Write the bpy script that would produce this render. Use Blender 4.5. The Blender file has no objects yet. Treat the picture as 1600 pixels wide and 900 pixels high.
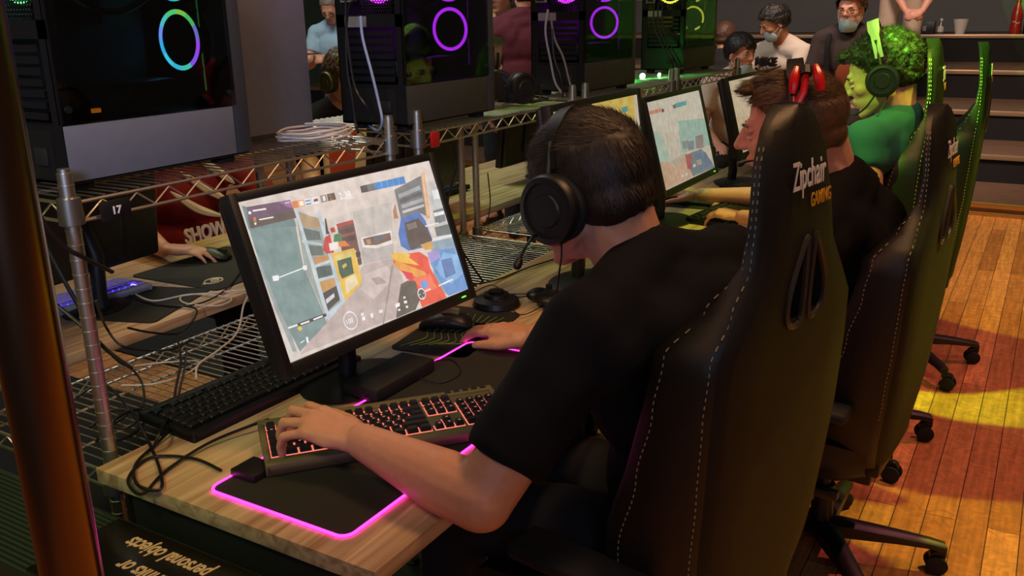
import bpy, bmesh, math, random
from mathutils import Vector, Matrix, noise, Euler
V = Vector
PI = math.pi
random.seed(7)
scn = bpy.context.scene
COL = scn.collection
R = math.radians

# ------------------------------------------------------------------ camera
F_PX = 1400.0
PIT, YAW, ROL = R(17.08), R(31.02), R(-0.983)
cam_fw = V((-math.sin(YAW)*math.cos(PIT), math.cos(YAW)*math.cos(PIT), -math.sin(PIT)))
r0 = V((math.cos(YAW), math.sin(YAW), 0)); u0 = r0.cross(cam_fw)
cam_r = r0*math.cos(ROL)+u0*math.sin(ROL); cam_u = -r0*math.sin(ROL)+u0*math.cos(ROL)
cd = bpy.data.cameras.new('camera'); cam = bpy.data.objects.new('camera', cd); COL.objects.link(cam)
mw = Matrix((cam_r, cam_u, -cam_fw)).transposed().to_4x4(); mw.translation = V((0, 0, 1.49))
cam.matrix_world = mw
cd.sensor_width = 36; cd.lens = F_PX/1600*36; cd.clip_start = 0.02; cd.clip_end = 100
cd.dof.use_dof = False
scn.camera = cam
scn.view_settings.view_transform = 'Standard'; scn.view_settings.look = 'None'
scn.view_settings.gamma = 1; scn.view_settings.use_curve_mapping = False
scn.view_settings.exposure = 0.0

# ------------------------------------------------------------------ materials
def srgb(c):
    return tuple(((x/255)/12.92 if x/255 <= .04045 else ((x/255+.055)/1.055)**2.4) for x in c)
MATS = {}
def mat(name, rgb, rough=.5, metal=0., emit=0., noise_amt=0., noise_scale=40., bump=0., bump_scale=200., spec=.5, trans=0., alpha=1., sss=0., coat=0., aniso=None):
    """rgb is 0..255 sRGB"""
    if name in MATS: return MATS[name]
    m = bpy.data.materials.new(name); m.use_nodes = True
    nt = m.node_tree; b = nt.nodes['Principled BSDF']
    c = srgb(rgb)+(1,)
    b.inputs['Base Color'].default_value = c
    b.inputs['Roughness'].default_value = rough; b.inputs['Metallic'].default_value = metal
    b.inputs['Specular IOR Level'].default_value = spec
    if trans: b.inputs['Transmission Weight'].default_value = trans
    if coat: b.inputs['Coat Weight'].default_value = coat
    if sss:
        b.inputs['Subsurface Weight'].default_value = sss
        b.inputs['Subsurface Radius'].default_value = (.012, .005, .003)
    if emit:
        b.inputs['Emission Color'].default_value = c; b.inputs['Emission Strength'].default_value = emit
    tc = nt.nodes.new('ShaderNodeTexCoord')
    if noise_amt:
        n = nt.nodes.new('ShaderNodeTexNoise'); n.inputs['Scale'].default_value = noise_scale; n.inputs['Detail'].default_value = 4
        nt.links.new(tc.outputs['Object'], n.inputs['Vector'])
        r = nt.nodes.new('ShaderNodeMapRange'); r.inputs['From Min'].default_value = .3; r.inputs['From Max'].default_value = .7
        r.inputs['To Min'].default_value = 1-noise_amt; r.inputs['To Max'].default_value = 1+noise_amt
        nt.links.new(n.outputs['Fac'], r.inputs['Value'])
        mx = nt.nodes.new('ShaderNodeVectorMath'); mx.operation = 'SCALE'; mx.inputs[0].default_value = c[:3]
        nt.links.new(r.outputs['Result'], mx.inputs['Scale']); nt.links.new(mx.outputs['Vector'], b.inputs['Base Color'])
    if bump:
        n = nt.nodes.new('ShaderNodeTexNoise'); n.inputs['Scale'].default_value = bump_scale; n.inputs['Detail'].default_value = 3
        nt.links.new(tc.outputs['Object'], n.inputs['Vector'])
        bp = nt.nodes.new('ShaderNodeBump'); bp.inputs['Strength'].default_value = bump; bp.inputs['Distance'].default_value = .002
        nt.links.new(n.outputs['Fac'], bp.inputs['Height']); nt.links.new(bp.outputs['Normal'], b.inputs['Normal'])
    MATS[name] = m
    return m
def emat(name, rgb, strength):
    if name in MATS: return MATS[name]
    m = bpy.data.materials.new(name); m.use_nodes = True; nt = m.node_tree; nt.nodes.clear()
    e = nt.nodes.new('ShaderNodeEmission'); e.inputs['Color'].default_value = srgb(rgb)+(1,); e.inputs['Strength'].default_value = strength
    o = nt.nodes.new('ShaderNodeOutputMaterial'); nt.links.new(e.outputs[0], o.inputs['Surface'])
    MATS[name] = m
    return m
def attr_emat(name, strength):
    """screens: colour comes from the picture's own patches"""
    m = bpy.data.materials.new(name); m.use_nodes = True; nt = m.node_tree; nt.nodes.clear()
    a = nt.nodes.new('ShaderNodeVertexColor'); a.layer_name = 'Col'
    tc = nt.nodes.new('ShaderNodeTexCoord')
    n = nt.nodes.new('ShaderNodeTexNoise'); n.inputs['Scale'].default_value = 45; n.inputs['Detail'].default_value = 5
    nt.links.new(tc.outputs['Object'], n.inputs['Vector'])
    r = nt.nodes.new('ShaderNodeMapRange'); r.inputs['From Min'].default_value = .3; r.inputs['From Max'].default_value = .7
    r.inputs['To Min'].default_value = .84; r.inputs['To Max'].default_value = 1.1; nt.links.new(n.outputs['Fac'], r.inputs['Value'])
    mx = nt.nodes.new('ShaderNodeVectorMath'); mx.operation = 'SCALE'
    nt.links.new(a.outputs['Color'], mx.inputs[0]); nt.links.new(r.outputs['Result'], mx.inputs['Scale'])
    e = nt.nodes.new('ShaderNodeEmission'); e.inputs['Strength'].default_value = strength
    nt.links.new(mx.outputs['Vector'], e.inputs['Color'])
    o = nt.nodes.new('ShaderNodeOutputMaterial'); nt.links.new(e.outputs[0], o.inputs['Surface'])
    return m

# ------------------------------------------------------------------ objects
def tag(o, label=None, cat=None, group=None, kind=None):
    if label: o['label'] = label
    if cat: o['category'] = cat
    if group: o['group'] = group
    if kind: o['kind'] = kind
    return o
def thing(name, label, cat, loc=(0, 0, 0), rz=0, group=None, rot=None):
    o = bpy.data.objects.new(name, None); COL.objects.link(o); o.empty_display_size = .05
    o.location = loc; o.rotation_euler = rot if rot else (0, 0, rz)
    return tag(o, label, cat, group)
def link_mesh(name, me, m, parent=None, smooth=True, loc=None):
    o = bpy.data.objects.new(name, me); COL.objects.link(o)
    if m is not None:
        me.materials.clear()
        for x in (m if isinstance(m, (list, tuple)) else [m]): me.materials.append(x)
    if parent: o.parent = parent
    if loc: o.location = loc
    return o
def shade(me, ang=40):
    me.polygons.foreach_set('use_smooth', [True]*len(me.polygons))
    me.set_sharp_from_angle(angle=R(ang)) if hasattr(me, 'set_sharp_from_angle') else None
def copy_tree(o, loc=None, rz=None, label=None, group=None, parent=None):
    c = o.copy(); COL.objects.link(c)
    if parent is not None: c.parent = parent
    for ch in o.children: copy_tree(ch, parent=c)
    if loc is not None: c.location = loc
    if rz is not None: c.rotation_euler = (0, 0, rz)
    if label: c['label'] = label
    if group: c['group'] = group
    return c

def basis(z, x=None):
    """3x3 with columns (x,y,z)"""
    z = V(z).normalized()
    if x is None: x = V((1, 0, 0)) if abs(z.x) < .9 else V((0, 1, 0))
    x = V(x); x = (x - z*x.dot(z)).normalized(); y = z.cross(x)
    return Matrix((x, y, z)).transposed()

UNIT = {}
class MB:
    def __init__(s): s.bm = bmesh.new(); s.mi = 0
    def _fin(s, vs, mi=None):
        fs = set()
        for v in vs:
            for f in v.link_faces: fs.add(f)
        for f in fs: f.material_index = s.mi if mi is None else mi
    def box(s, c, size, rot=None, bev=0., mi=None, seg=2):
        r = bmesh.ops.create_cube(s.bm, size=1)
        vs = r['verts']
        M = Matrix.Translation(V(c)) @ ((rot if rot is not None else Matrix.Identity(3)).to_4x4()) @ Matrix.Diagonal((size[0], size[1], size[2], 1))
        bmesh.ops.transform(s.bm, matrix=M, verts=vs)
        if bev:
            es = list({e for v in vs for e in v.link_edges})
            rr = bmesh.ops.bevel(s.bm, geom=es, offset=bev, segments=seg, affect='EDGES', profile=.5)
            for f in rr['faces']: f.material_index = s.mi if mi is None else mi
            vs = rr['verts']+[v for v in vs if v.is_valid]
        s._fin([v for v in vs if v.is_valid], mi); return s
    def bx(s, x0, x1, y0, y1, z0, z1, bev=0., mi=None):
        return s.box(((x0+x1)/2, (y0+y1)/2, (z0+z1)/2), (abs(x1-x0), abs(y1-y0), abs(z1-z0)), None, bev, mi)
    def cyl(s, p0, p1, r0, r1=None, n=16, mi=None, caps=True):
        p0 = V(p0); p1 = V(p1); r1 = r0 if r1 is None else r1
        B = basis(p1-p0); a = []; b = []
        for i in range(n):
            t = 2*PI*i/n; d = B @ V((math.cos(t), math.sin(t), 0))
            a.append(s.bm.verts.new(p0+d*r0)); b.append(s.bm.verts.new(p1+d*r1))
        for i in range(n):
            j = (i+1) % n; s.bm.faces.new((a[i], a[j], b[j], b[i])).material_index = s.mi if mi is None else mi
        if caps:
            s.bm.faces.new(a[::-1]).material_index = s.mi if mi is None else mi
            s.bm.faces.new(b).material_index = s.mi if mi is None else mi
        return s
    def ell(s, c, B, rad, n=14, mi=None):
        """ellipsoid: basis columns B, radii rad"""
        B = B if B is not None else Matrix.Identity(3); c = V(c); m = s.mi if mi is None else mi
        nv = max(6, n*2//3); A = B @ Matrix.Diagonal((rad[0], rad[1], rad[2])); key = (n, nv)
        if key not in UNIT:
            UNIT[key] = [[V((math.sin(PI*j/nv)*math.cos(2*PI*k/n), math.sin(PI*j/nv)*math.sin(2*PI*k/n), math.cos(PI*j/nv))) for k in range(n)] for j in range(1, nv)]
        new = s.bm.verts.new; face = s.bm.faces.new
        rings = [[new(A @ p + c) for p in ring] for ring in UNIT[key]]; top = new(c+A.col[2]); bot = new(c-A.col[2])
        for k in range(n):
            k2 = (k+1) % n
            face((top, rings[0][k], rings[0][k2])).material_index = m; face((bot, rings[-1][k2], rings[-1][k])).material_index = m
        for a, b in zip(rings[:-1], rings[1:]):
            for k in range(n): face((a[k], b[k], b[(k+1) % n], a[(k+1) % n])).material_index = m
        return s
    def cap(s, p0, p1, r0, r1=None, n=12):
        r1 = r0 if r1 is None else r1
        s.ell(p0, None, (r0,)*3, n); s.ell(p1, None, (r1,)*3, n)
        if (V(p1)-V(p0)).length > 1e-4: s.cyl(p0, p1, r0*.999, r1*.999, n)
        return s
    def tube(s, pts, r, n=8, closed=False, mi=None, rads=None):
        pts = [V(p) for p in pts]; N = len(pts); rings = []
        up = None
        for i, p in enumerate(pts):
            a = pts[(i-1) % N] if (i > 0 or closed) else p; b = pts[(i+1) % N] if (i < N-1 or closed) else p
            t = (b-a)
            if t.length < 1e-9: t = V((0, 0, 1))
            B = basis(t, up if up is not None else None)
            up = B.col[0].copy()
            rr = rads[i] if rads else r
            rings.append([s.bm.verts.new(p + B.col[0]*math.cos(2*PI*k/n)*rr + B.col[1]*math.sin(2*PI*k/n)*rr) for k in range(n)])
        m = s.mi if mi is None else mi
        rng = range(N if closed else N-1)
        for i in rng:
            A = rings[i]; Bq = rings[(i+1) % N]
            off = 0
            if closed and i == N-1:
                off = min(range(n), key=lambda o: (A[0].co-Bq[o].co).length)
            for k in range(n):
                s.bm.faces.new((A[k], A[(k+1) % n], Bq[(k+1+off) % n], Bq[(k+off) % n])).material_index = m
        if not closed:
            s.bm.faces.new(rings[0][::-1]).material_index = m; s.bm.faces.new(rings[-1]).material_index = m
        return s
    def prism(s, poly, d, frame=None, mi=None):
        """poly: 2D list in frame xy, extruded from z=0 to z=d (frame 4x4)"""
        M = frame if frame is not None else Matrix.Identity(4)
        a = [s.bm.verts.new(M @ V((p[0], p[1], 0))) for p in poly]; b = [s.bm.verts.new(M @ V((p[0], p[1], d))) for p in poly]
        m = s.mi if mi is None else mi; n = len(poly)
        s.bm.faces.new(a[::-1]).material_index = m; s.bm.faces.new(b).material_index = m
        for i in range(n):
            j = (i+1) % n; s.bm.faces.new((a[i], a[j], b[j], b[i])).material_index = m
        return s
    def lathe(s, prof, M=None, n=24, mi=None):
        """prof list of (r,z) along local z of M"""
        M = M if M is not None else Matrix.Identity(4); rings = []
        for (r, z) in prof:
            rings.append([s.bm.verts.new(M @ V((max(r, 1e-5)*math.cos(2*PI*k/n), max(r, 1e-5)*math.sin(2*PI*k/n), z))) for k in range(n)])
        m = s.mi if mi is None else mi
        for A, B in zip(rings[:-1], rings[1:]):
            for k in range(n): s.bm.faces.new((A[k], A[(k+1) % n], B[(k+1) % n], B[k])).material_index = m
        s.bm.faces.new(rings[0][::-1]).material_index = m; s.bm.faces.new(rings[-1]).material_index = m
        return s
    def loft(s, secs, cap=True, mi=None):
        rings = [[s.bm.verts.new(V(p)) for p in sec] for sec in secs]; m = s.mi if mi is None else mi; n = len(rings[0])
        for A, B in zip(rings[:-1], rings[1:]):
            for k in range(n): s.bm.faces.new((A[k], A[(k+1) % n], B[(k+1) % n], B[k])).material_index = m
        if cap:
            s.bm.faces.new(rings[0][::-1]).material_index = m; s.bm.faces.new(rings[-1]).material_index = m
        return s
    def mesh(s, name='m', ang=40, recalc=True):
        if recalc: bmesh.ops.recalc_face_normals(s.bm, faces=s.bm.faces)
        me = bpy.data.meshes.new(name); s.bm.to_mesh(me); s.bm.free()
        shade(me, ang); return me
    def build(s, name, m, parent=None, ang=40, loc=None):
        return link_mesh(name, s.mesh(name, ang), m, parent, loc=loc)

def split_build(mb, name, m, parent, pre=None):
    """one object for every separate piece"""
    bm = mb.bm; seen = set(); out = []
    bm.verts.ensure_lookup_table()
    for v0 in bm.verts:
        if v0 in seen: continue
        st = [v0]; isl = []; seen.add(v0)
        while st:
            v = st.pop(); isl.append(v)
            for e in v.link_edges:
                w = e.other_vert(v)
                if w not in seen: seen.add(w); st.append(w)
        idx = {v: k for k, v in enumerate(isl)}; fs = {f for v in isl for f in v.link_faces}
        me = bpy.data.meshes.new(name); me.from_pydata([v.co[:] for v in isl], [], [[idx[v] for v in f.verts] for f in fs]); shade(me)
        if pre: pre(me)
        out.append(link_mesh(name, me, m, parent))
    bm.free(); return out
def bake(me, mods, name='b'):
    """apply modifiers [(type, {attrs})] to a mesh and return the new mesh"""
    o = bpy.data.objects.new('tmp', me); ts = bpy.data.scenes.new('tmp'); ts.collection.objects.link(o)
    for ob in [kw['object'] for t, kw in mods if 'object' in kw]: ts.collection.objects.link(ob)
    for t, kw in mods:
        md = o.modifiers.new('m', t)
        for k, v in kw.items(): setattr(md, k, v)
    vl = ts.view_layers[0]; vl.update(); dg = vl.depsgraph; dg.update()
    ne = bpy.data.meshes.new_from_object(o.evaluated_get(dg), depsgraph=dg)
    bpy.data.objects.remove(o, do_unlink=True); bpy.data.scenes.remove(ts)
    ne.name = name
    return ne
def skinmesh(mb, vox, smooth=4, name='b', fac=.5):
    me = mb.mesh(name, recalc=True)
    ne = bake(me, [('REMESH', dict(mode='VOXEL', voxel_size=vox, use_smooth_shade=True)), ('SMOOTH', dict(factor=fac, iterations=smooth))], name)
    ne.polygons.foreach_set('use_smooth', [True]*len(ne.polygons))
    return ne
def catmull(pts, k=8, closed=False):
    pts = [V(p) for p in pts]; n = len(pts); out = []
    for i in range(n if closed else n-1):
        if closed: p0, p1, p2, p3 = pts[(i-1) % n], pts[i], pts[(i+1) % n], pts[(i+2) % n]
        else: p0, p1, p2, p3 = pts[max(i-1, 0)], pts[i], pts[i+1], pts[min(i+2, n-1)]
        for j in range(k):
            t = j/k
            out.append(.5*((2*p1)+(-p0+p2)*t+(2*p0-5*p1+4*p2-p3)*t*t+(-p0+3*p1-3*p2+p3)*t**3))
    if not closed: out.append(pts[-1])
    return out
def text_mesh(txt, size, M, depth=.0006, shear=0., offset=0., align='LEFT', xs=1., spacing=1.):
    cu = bpy.data.curves.new('t', 'FONT'); cu.body = txt; cu.size = size; cu.extrude = depth; cu.shear = shear; cu.offset = offset
    cu.align_x = align; cu.resolution_u = 3; cu.space_character = spacing
    o = bpy.data.objects.new('t', cu); ts = bpy.data.scenes.new('tmp'); ts.collection.objects.link(o)
    vl = ts.view_layers[0]; vl.update(); dg = vl.depsgraph; dg.update()
    me = bpy.data.meshes.new_from_object(o.evaluated_get(dg), depsgraph=dg)
    bpy.data.objects.remove(o, do_unlink=True); bpy.data.scenes.remove(ts)
    me.transform(M @ Matrix.Diagonal((xs, 1, 1, 1)))
    return me
def text_obj(name, txt, size, M, m, parent, **kw):
    return link_mesh(name, text_mesh(txt, size, M, **kw), m, parent)
def frame(o, x, y):
    """4x4 with origin o, local x along x, local y along y"""
    x = V(x).normalized(); y = V(y); y = (y-x*y.dot(x)).normalized(); z = x.cross(y)
    M = Matrix((x, y, z)).transposed().to_4x4(); M.translation = V(o); return M

# palette
BLACK = mat('black plastic', (20, 20, 21), .45)
MATTE = mat('matte black', (15, 15, 16), .7)
SATIN = mat('satin black metal', (24, 25, 27), .4, .3)
GREYM = mat('dark grey coated steel', (104, 110, 122), .5, .2, noise_amt=.05)
CHROME = mat('chrome wire', (205, 202, 192), .36, 1.)
RUBBER = mat('black rubber', (18, 18, 18), .8)
CABLE = mat('black cable sheath', (16, 16, 17), .45)
WCABLE = mat('white cable sheath', (200, 192, 180), .5)
LEATHER = mat('black leatherette', (24, 23, 22), .42, bump=.22, bump_scale=800, spec=.4)
FABRICB = mat('black chair back fabric', (22, 22, 21), .7, bump=.3, bump_scale=500, spec=.25)
STITCH = mat('pale stitching', (150, 145, 110), .8)
WHITE = mat('white print', (225, 225, 225), .6)
GOLD = mat('gold print', (205, 150, 40), .5)
SKIN = mat('skin', (202, 146, 118), .5, sss=.12, noise_amt=.05, noise_scale=60, bump=.15, bump_scale=300)
SKIN2 = mat('pale skin', (222, 160, 138), .5, sss=.12, noise_amt=.05, noise_scale=60, bump=.15, bump_scale=300)
SKIN3 = mat('tanned skin', (190, 130, 95), .5, sss=.1)

# ------------------------------------------------------------------ the setting
def wood_floor():
    m = bpy.data.materials.new('parquet floor'); m.use_nodes = True; nt = m.node_tree; b = nt.nodes['Principled BSDF']
    tc = nt.nodes.new('ShaderNodeTexCoord'); mp = nt.nodes.new('ShaderNodeMapping'); mp.inputs['Rotation'].default_value = (0, 0, PI/2)
    nt.links.new(tc.outputs['Object'], mp.inputs['Vector'])
    br = nt.nodes.new('ShaderNodeTexBrick'); br.inputs['Scale'].default_value = 1.; br.inputs['Brick Width'].default_value = 1.15; br.inputs['Row Height'].default_value = .085
    br.inputs['Mortar Size'].default_value = .0016; br.inputs['Color1'].default_value = srgb((226, 156, 96))+(1,); br.inputs['Color2'].default_value = srgb((176, 108, 62))+(1,)
    br.inputs['Mortar'].default_value = srgb((70, 38, 20))+(1,); br.offset = .37; br.inputs['Bias'].default_value = -.1
    nt.links.new(mp.outputs['Vector'], br.inputs['Vector'])
    mp2 = nt.nodes.new('ShaderNodeMapping'); mp2.inputs['Scale'].default_value = (60, 4, 1); nt.links.new(tc.outputs['Object'], mp2.inputs['Vector'])
    n = nt.nodes.new('ShaderNodeTexNoise'); n.inputs['Scale'].default_value = 1.; n.inputs['Detail'].default_value = 5; nt.links.new(mp2.outputs['Vector'], n.inputs['Vector'])
    n2 = nt.nodes.new('ShaderNodeTexNoise'); n2.inputs['Scale'].default_value = 14; n2.inputs['Detail'].default_value = 6; n2.inputs['Distortion'].default_value = 2.5; nt.links.new(tc.outputs['Object'], n2.inputs['Vector'])
    r = nt.nodes.new('ShaderNodeMapRange'); r.inputs['From Min'].default_value = .3; r.inputs['From Max'].default_value = .7; r.inputs['To Min'].default_value = .72; r.inputs['To Max'].default_value = 1.2
    nt.links.new(n.outputs['Fac'], r.inputs['Value'])
    r2 = nt.nodes.new('ShaderNodeMapRange'); r2.inputs['From Min'].default_value = .35; r2.inputs['From Max'].default_value = .65; r2.inputs['To Min'].default_value = .8; r2.inputs['To Max'].default_value = 1.15
    nt.links.new(n2.outputs['Fac'], r2.inputs['Value'])
    mu = nt.nodes.new('ShaderNodeMath'); mu.operation = 'MULTIPLY'; nt.links.new(r.outputs[0], mu.inputs[0]); nt.links.new(r2.outputs[0], mu.inputs[1])
    mx = nt.nodes.new('ShaderNodeVectorMath'); mx.operation = 'SCALE'; nt.links.new(br.outputs['Color'], mx.inputs[0]); nt.links.new(mu.outputs[0], mx.inputs['Scale'])
    nt.links.new(mx.outputs[0], b.inputs['Base Color']); b.inputs['Roughness'].default_value = .42
    bp = nt.nodes.new('ShaderNodeBump'); bp.inputs['Strength'].default_value = .25; bp.inputs['Distance'].default_value = .002
    nt.links.new(mu.outputs[0], bp.inputs['Height']); nt.links.new(bp.outputs[0], b.inputs['Normal'])
    return m
def desk_wood():
    m = bpy.data.materials.new('light oak laminate'); m.use_nodes = True; nt = m.node_tree; b = nt.nodes['Principled BSDF']
    tc = nt.nodes.new('ShaderNodeTexCoord'); mp = nt.nodes.new('ShaderNodeMapping'); mp.inputs['Scale'].default_value = (34, 2.2, 34); mp.inputs['Rotation'].default_value = (0, 0, R(3))
    nt.links.new(tc.outputs['Object'], mp.inputs['Vector'])
    n = nt.nodes.new('ShaderNodeTexNoise'); n.inputs['Scale'].default_value = 1.; n.inputs['Detail'].default_value = 7; n.inputs['Distortion'].default_value = 1.2
    nt.links.new(mp.outputs[0], n.inputs['Vector'])
    cr = nt.nodes.new('ShaderNodeValToRGB'); cr.color_ramp.elements[0].position = .32; cr.color_ramp.elements[0].color = srgb((150, 118, 86))+(1,)
    cr.color_ramp.elements[1].position = .62; cr.color_ramp.elements[1].color = srgb((205, 176, 140))+(1,)
    nt.links.new(n.outputs['Fac'], cr.inputs['Fac']); nt.links.new(cr.outputs[0], b.inputs['Base Color']); b.inputs['Roughness'].default_value = .5
    return m
FLOORM = wood_floor(); DESKM = desk_wood()
def struct(name, mb, m):
    o = mb.build(name, m); o['kind'] = 'structure'; return o
struct('floor', MB().bx(-9, 3.2, -1.5, 7.36, -.1, 0), FLOORM)

CARPET = mat('dark riser carpet', (26, 22, 22), .9, noise_amt=.15, noise_scale=90)
TREADM = mat('worn brown tread', (128, 98, 80), .45, noise_amt=.12, noise_scale=9)
NOSEM = mat('pale metal stair nosing', (168, 140, 112), .35, .5)
TRIMM = mat('brass trim', (176, 140, 84), .3, .8)
ys = [7.345, 8.226, 9.158, 10.374, 11.899]; zs = [.10, .326, .581, .858, 1.162]
prevz = 0
for i, (y, z) in enumerate(zip(ys, zs)):
    yb = ys[i+1] if i < 4 else 12.84
    t = thing('stair_step', ['lowest wide brown step with brass edge along the parquet floor', 'second step up with pale worn nosing and dark riser', 'third step up with pale nosing and black riser', 'fourth step up with pale nosing and black riser', 'topmost step below the grey wall, holding cup and red bottle'][i], 'step', (-2.9, y, 0), group='wide steps at the back of the hall')
    MB().bx(-6.1, 6.1, .0, yb-y-.001, (-.0 if i == 0 else zs[i-1]-.01), z-.035).build('riser', TREADM if i == 0 else CARPET, t)
    MB().bx(-6.1, 6.1, .0, yb-y-.001, z-.034, z).build('tread', TREADM, t)
    MB().bx(-6.1, 6.1, -.03, -.001, z-.04, z+.004, .006).build('nosing', TRIMM if i == 0 else NOSEM, t)
    if i == 0: MB().bx(-6.1, 6.1, -.02, 0, 0, .03, .004).build('kick_trim', TRIMM, t)
WALLM = mat('grey painted wall', (128, 124, 122), .8, noise_amt=.05, noise_scale=3)
WALLD = mat('dark grey dado', (84, 84, 86), .7, noise_amt=.06, noise_scale=4)
w = MB(); w.bx(-9, 3.2, 12.9, 13.1, 0, 4.5); struct('wall_back', w, WALLM)
w = MB(); w.bx(-9, 3.2, 12.86, 12.9, 1.17, 1.62); struct('trim_1', w, WALLD)
w = MB(); w.bx(-9, 3.2, 12.84, 12.9, 1.62, 1.66); w.bx(-9, 3.2, 12.84, 12.9, 2.1, 2.13); struct('trim_2', w, mat('grey rail', (110, 108, 106), .6))
for xx in [-7, -5.8, -4.6, -3.4, -2.2, -1.0, .2]:
    pass
w = MB(); w.bx(-9.2, -9, -1.5, 13.1, 0, 4.5); struct('wall_left', w, mat('dark green hall wall', (60, 78, 66), .8))

# things on the top step
t = thing('paper_cup', 'white tapered paper cup on the top step at the right of a black holder', 'cup', (-1.07, 12.05, 1.162))
MB().lathe([(.05, 0), (.085, .17), (.08, .17), (.045, .01)], n=20).build('cup_body', mat('white card', (214, 206, 196), .6), t)
t = thing('small_bottle', 'small clear bottle with white label on the top step between black box and cup', 'bottle', (-1.28, 12.05, 1.162))
MB().lathe([(.032, 0), (.035, .01), (.035, .1), (.015, .14), (.015, .16), (0, .16)], n=16).build('bottle_body', mat('clear bottle', (150, 150, 150), .1, trans=.6), t)
MB().lathe([(.036, .03), (.036, .09)], n=16).build('bottle_label', mat('white card'  , (214, 206, 196), .6), t)
MB().lathe([(.017, .155), (.017, .18), (0, .18)], n=12).build('bottle_cap', WHITE, t)
t = thing('black_box', 'small black box with grey print standing on the top step', 'box', (-1.42, 12.05, 1.162))
MB().bx(-.08, .08, -.05, .05, 0, .15, .004).build('box_body', BLACK, t)
MB().bx(-.05, -.01, -.053, -.05, .04, .1).build('printed_panel', mat('grey print', (130, 130, 130), .7), t)
t = thing('soda_bottle', 'red soda bottle with white swirl on its label on the top step', 'bottle', (-.50, 12.0, 1.162))
REDP = mat('red plastic', (165, 30, 34), .3)
MB().lathe([(.055, 0), (.06, .02), (.06, .1), (.055, .14), (.06, .2), (.05, .26), (.022, .33), (.022, .36), (0, .36)], n=20).build('bottle_body', REDP, t)
MB().lathe([(.024, .34), (.024, .375), (0, .375)], n=14).build('bottle_cap', mat('dark red cap', (120, 18, 22), .4), t)
MB().tube([(-.035+.014*k, -.0615, .13+.012*math.sin(k*1.3)) for k in range(6)], .004, 6).build('label_swirl', WHITE, t)
t = thing('dark_bottle', 'dark bottle standing right beside the red soda bottle', 'bottle', (-.375, 12.0, 1.162))
MB().lathe([(.045, 0), (.05, .02), (.05, .2), (.02, .28), (.02, .32), (0, .32)], n=16).build('bottle_body', mat('dark glass', (24, 22, 22), .2), t)

# ------------------------------------------------------------------ desks
def desk(x0, x1, y0, y1, label, group, loc, panel=False):
    t = thing('gaming_desk', label, 'desk', loc, group=group)
    a, b, c, d = x0-loc[0], x1-loc[0], y0-loc[1], y1-loc[1]
    MB().bx(a, b, c, d, .712, .74, .0015).build('desktop', DESKM, t)
    for yy in (c+.03, d-.07):
        for xx in (a+.03, b-.07): MB().bx(xx, xx+.04, yy, yy+.04, 0, .711, .003).build('leg', SATIN, t)
    for yy in (c+.035, d-.06): MB().bx(a+.075, b-.075, yy, yy+.025, .66, .711).build('crossbar', SATIN, t)
    if panel: MB().bx(a+.072, b-.072, c+.012, c+.03, .02, .711, .002).build('shade_panel', MATTE, t)  # black panel added to darken the bright floor under the desk end
    return t
desk(-1.356, -.733, .83, 2.66, 'light oak desk whose near corner carries the pink edged mat', 'gaming desks', (-1.04, 1.745, 0), True)
desk(-1.356, -.733, 2.668, 4.60, 'light oak desk lit lime green under the green shirted player', 'gaming desks', (-1.04, 3.63, 0))
desk(-2.53, -1.905, .60, 2.40, 'light oak desk on the far side of the racks with black mouse mat', 'gaming desks', (-2.2, 1.5, 0))
desk(-2.53, -1.905, 2.41, 4.4, 'green lit oak desk beyond the racks under blue lit keyboard', 'gaming desks', (-2.2, 3.4, 0))

# ------------------------------------------------------------------ chrome wire racks
def rack(y0, y1, label):
    x0, x1 = -1.84, -1.385; L = y1-y0
    t = thing('wire_rack', label, 'rack', ((x0+x1)/2, (y0+y1)/2, 0), group='chrome wire racks behind the monitors')
    X0, X1, Y0, Y1 = x0-t.location.x, x1-t.location.x, -L/2, L/2
    for (px, py) in ((X1, Y0), (X1, Y1), (X0, Y0), (X0, Y1)):
        m = MB(); m.cyl((px, py, .02), (px, py, 1.25), .0125, n=14); m.cyl((px, py, 1.25), (px, py, 1.257), .0105, n=14)
        z = .06
        while z < 1.24: m.cyl((px, py, z), (px, py, z+.0022), .0135, n=14); z += .0254
        p = m.build('post', CHROME, t)
        MB().lathe([(.012, 0), (.02, .002), (.02, .012), (.012, .02)], Matrix.Translation((px, py, 0)), 12).build('foot', BLACK, p)
    for zt, nm in ((1.202, 'shelf'), (.70, 'shelf')):
        m = MB(); r = .0032
        for (a, b) in (((X1, Y0), (X1, Y1)), ((X0, Y0), (X0, Y1)), ((X0, Y0), (X1, Y0)), ((X0, Y1), (X1, Y1))):
            for dz in (0, -.032): m.cyl((a[0], a[1], zt-.004+dz), (b[0], b[1], zt-.004+dz), r, n=8)
            d = V((b[0]-a[0], b[1]-a[1], 0)); n = max(4, int(round(d.length/.038))); pts = []
            for k in range(n+1):
                q = V((a[0], a[1], 0))+d*(.03+.94*k/n); pts.append((q.x, q.y, zt-.007 if k % 2 else zt-.033))
            m.tube(pts, .0022, 6)
        n = int(L/.023)
        for k in range(1, n): m.cyl((X0, Y0+L*k/n, zt), (X1, Y0+L*k/n, zt), .0017, n=5, caps=False)
        for f in (.33, .67): m.cyl((X0+(X1-X0)*f, Y0, zt-.005), (X0+(X1-X0)*f, Y1, zt-.005), .003, n=6)
        s = m.build(nm, CHROME, t)
        for (px, py) in ((X1, Y0), (X1, Y1), (X0, Y0), (X0, Y1)):
            c = MB(); c.lathe([(.0145, -.04), (.021, -.038), (.019, .006), (.0145, .008)], Matrix.Translation((px, py, zt)), 14)
            c.build('collar', mat('worn steel collar', (150, 145, 138), .35, .9), s)
    return t
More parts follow.
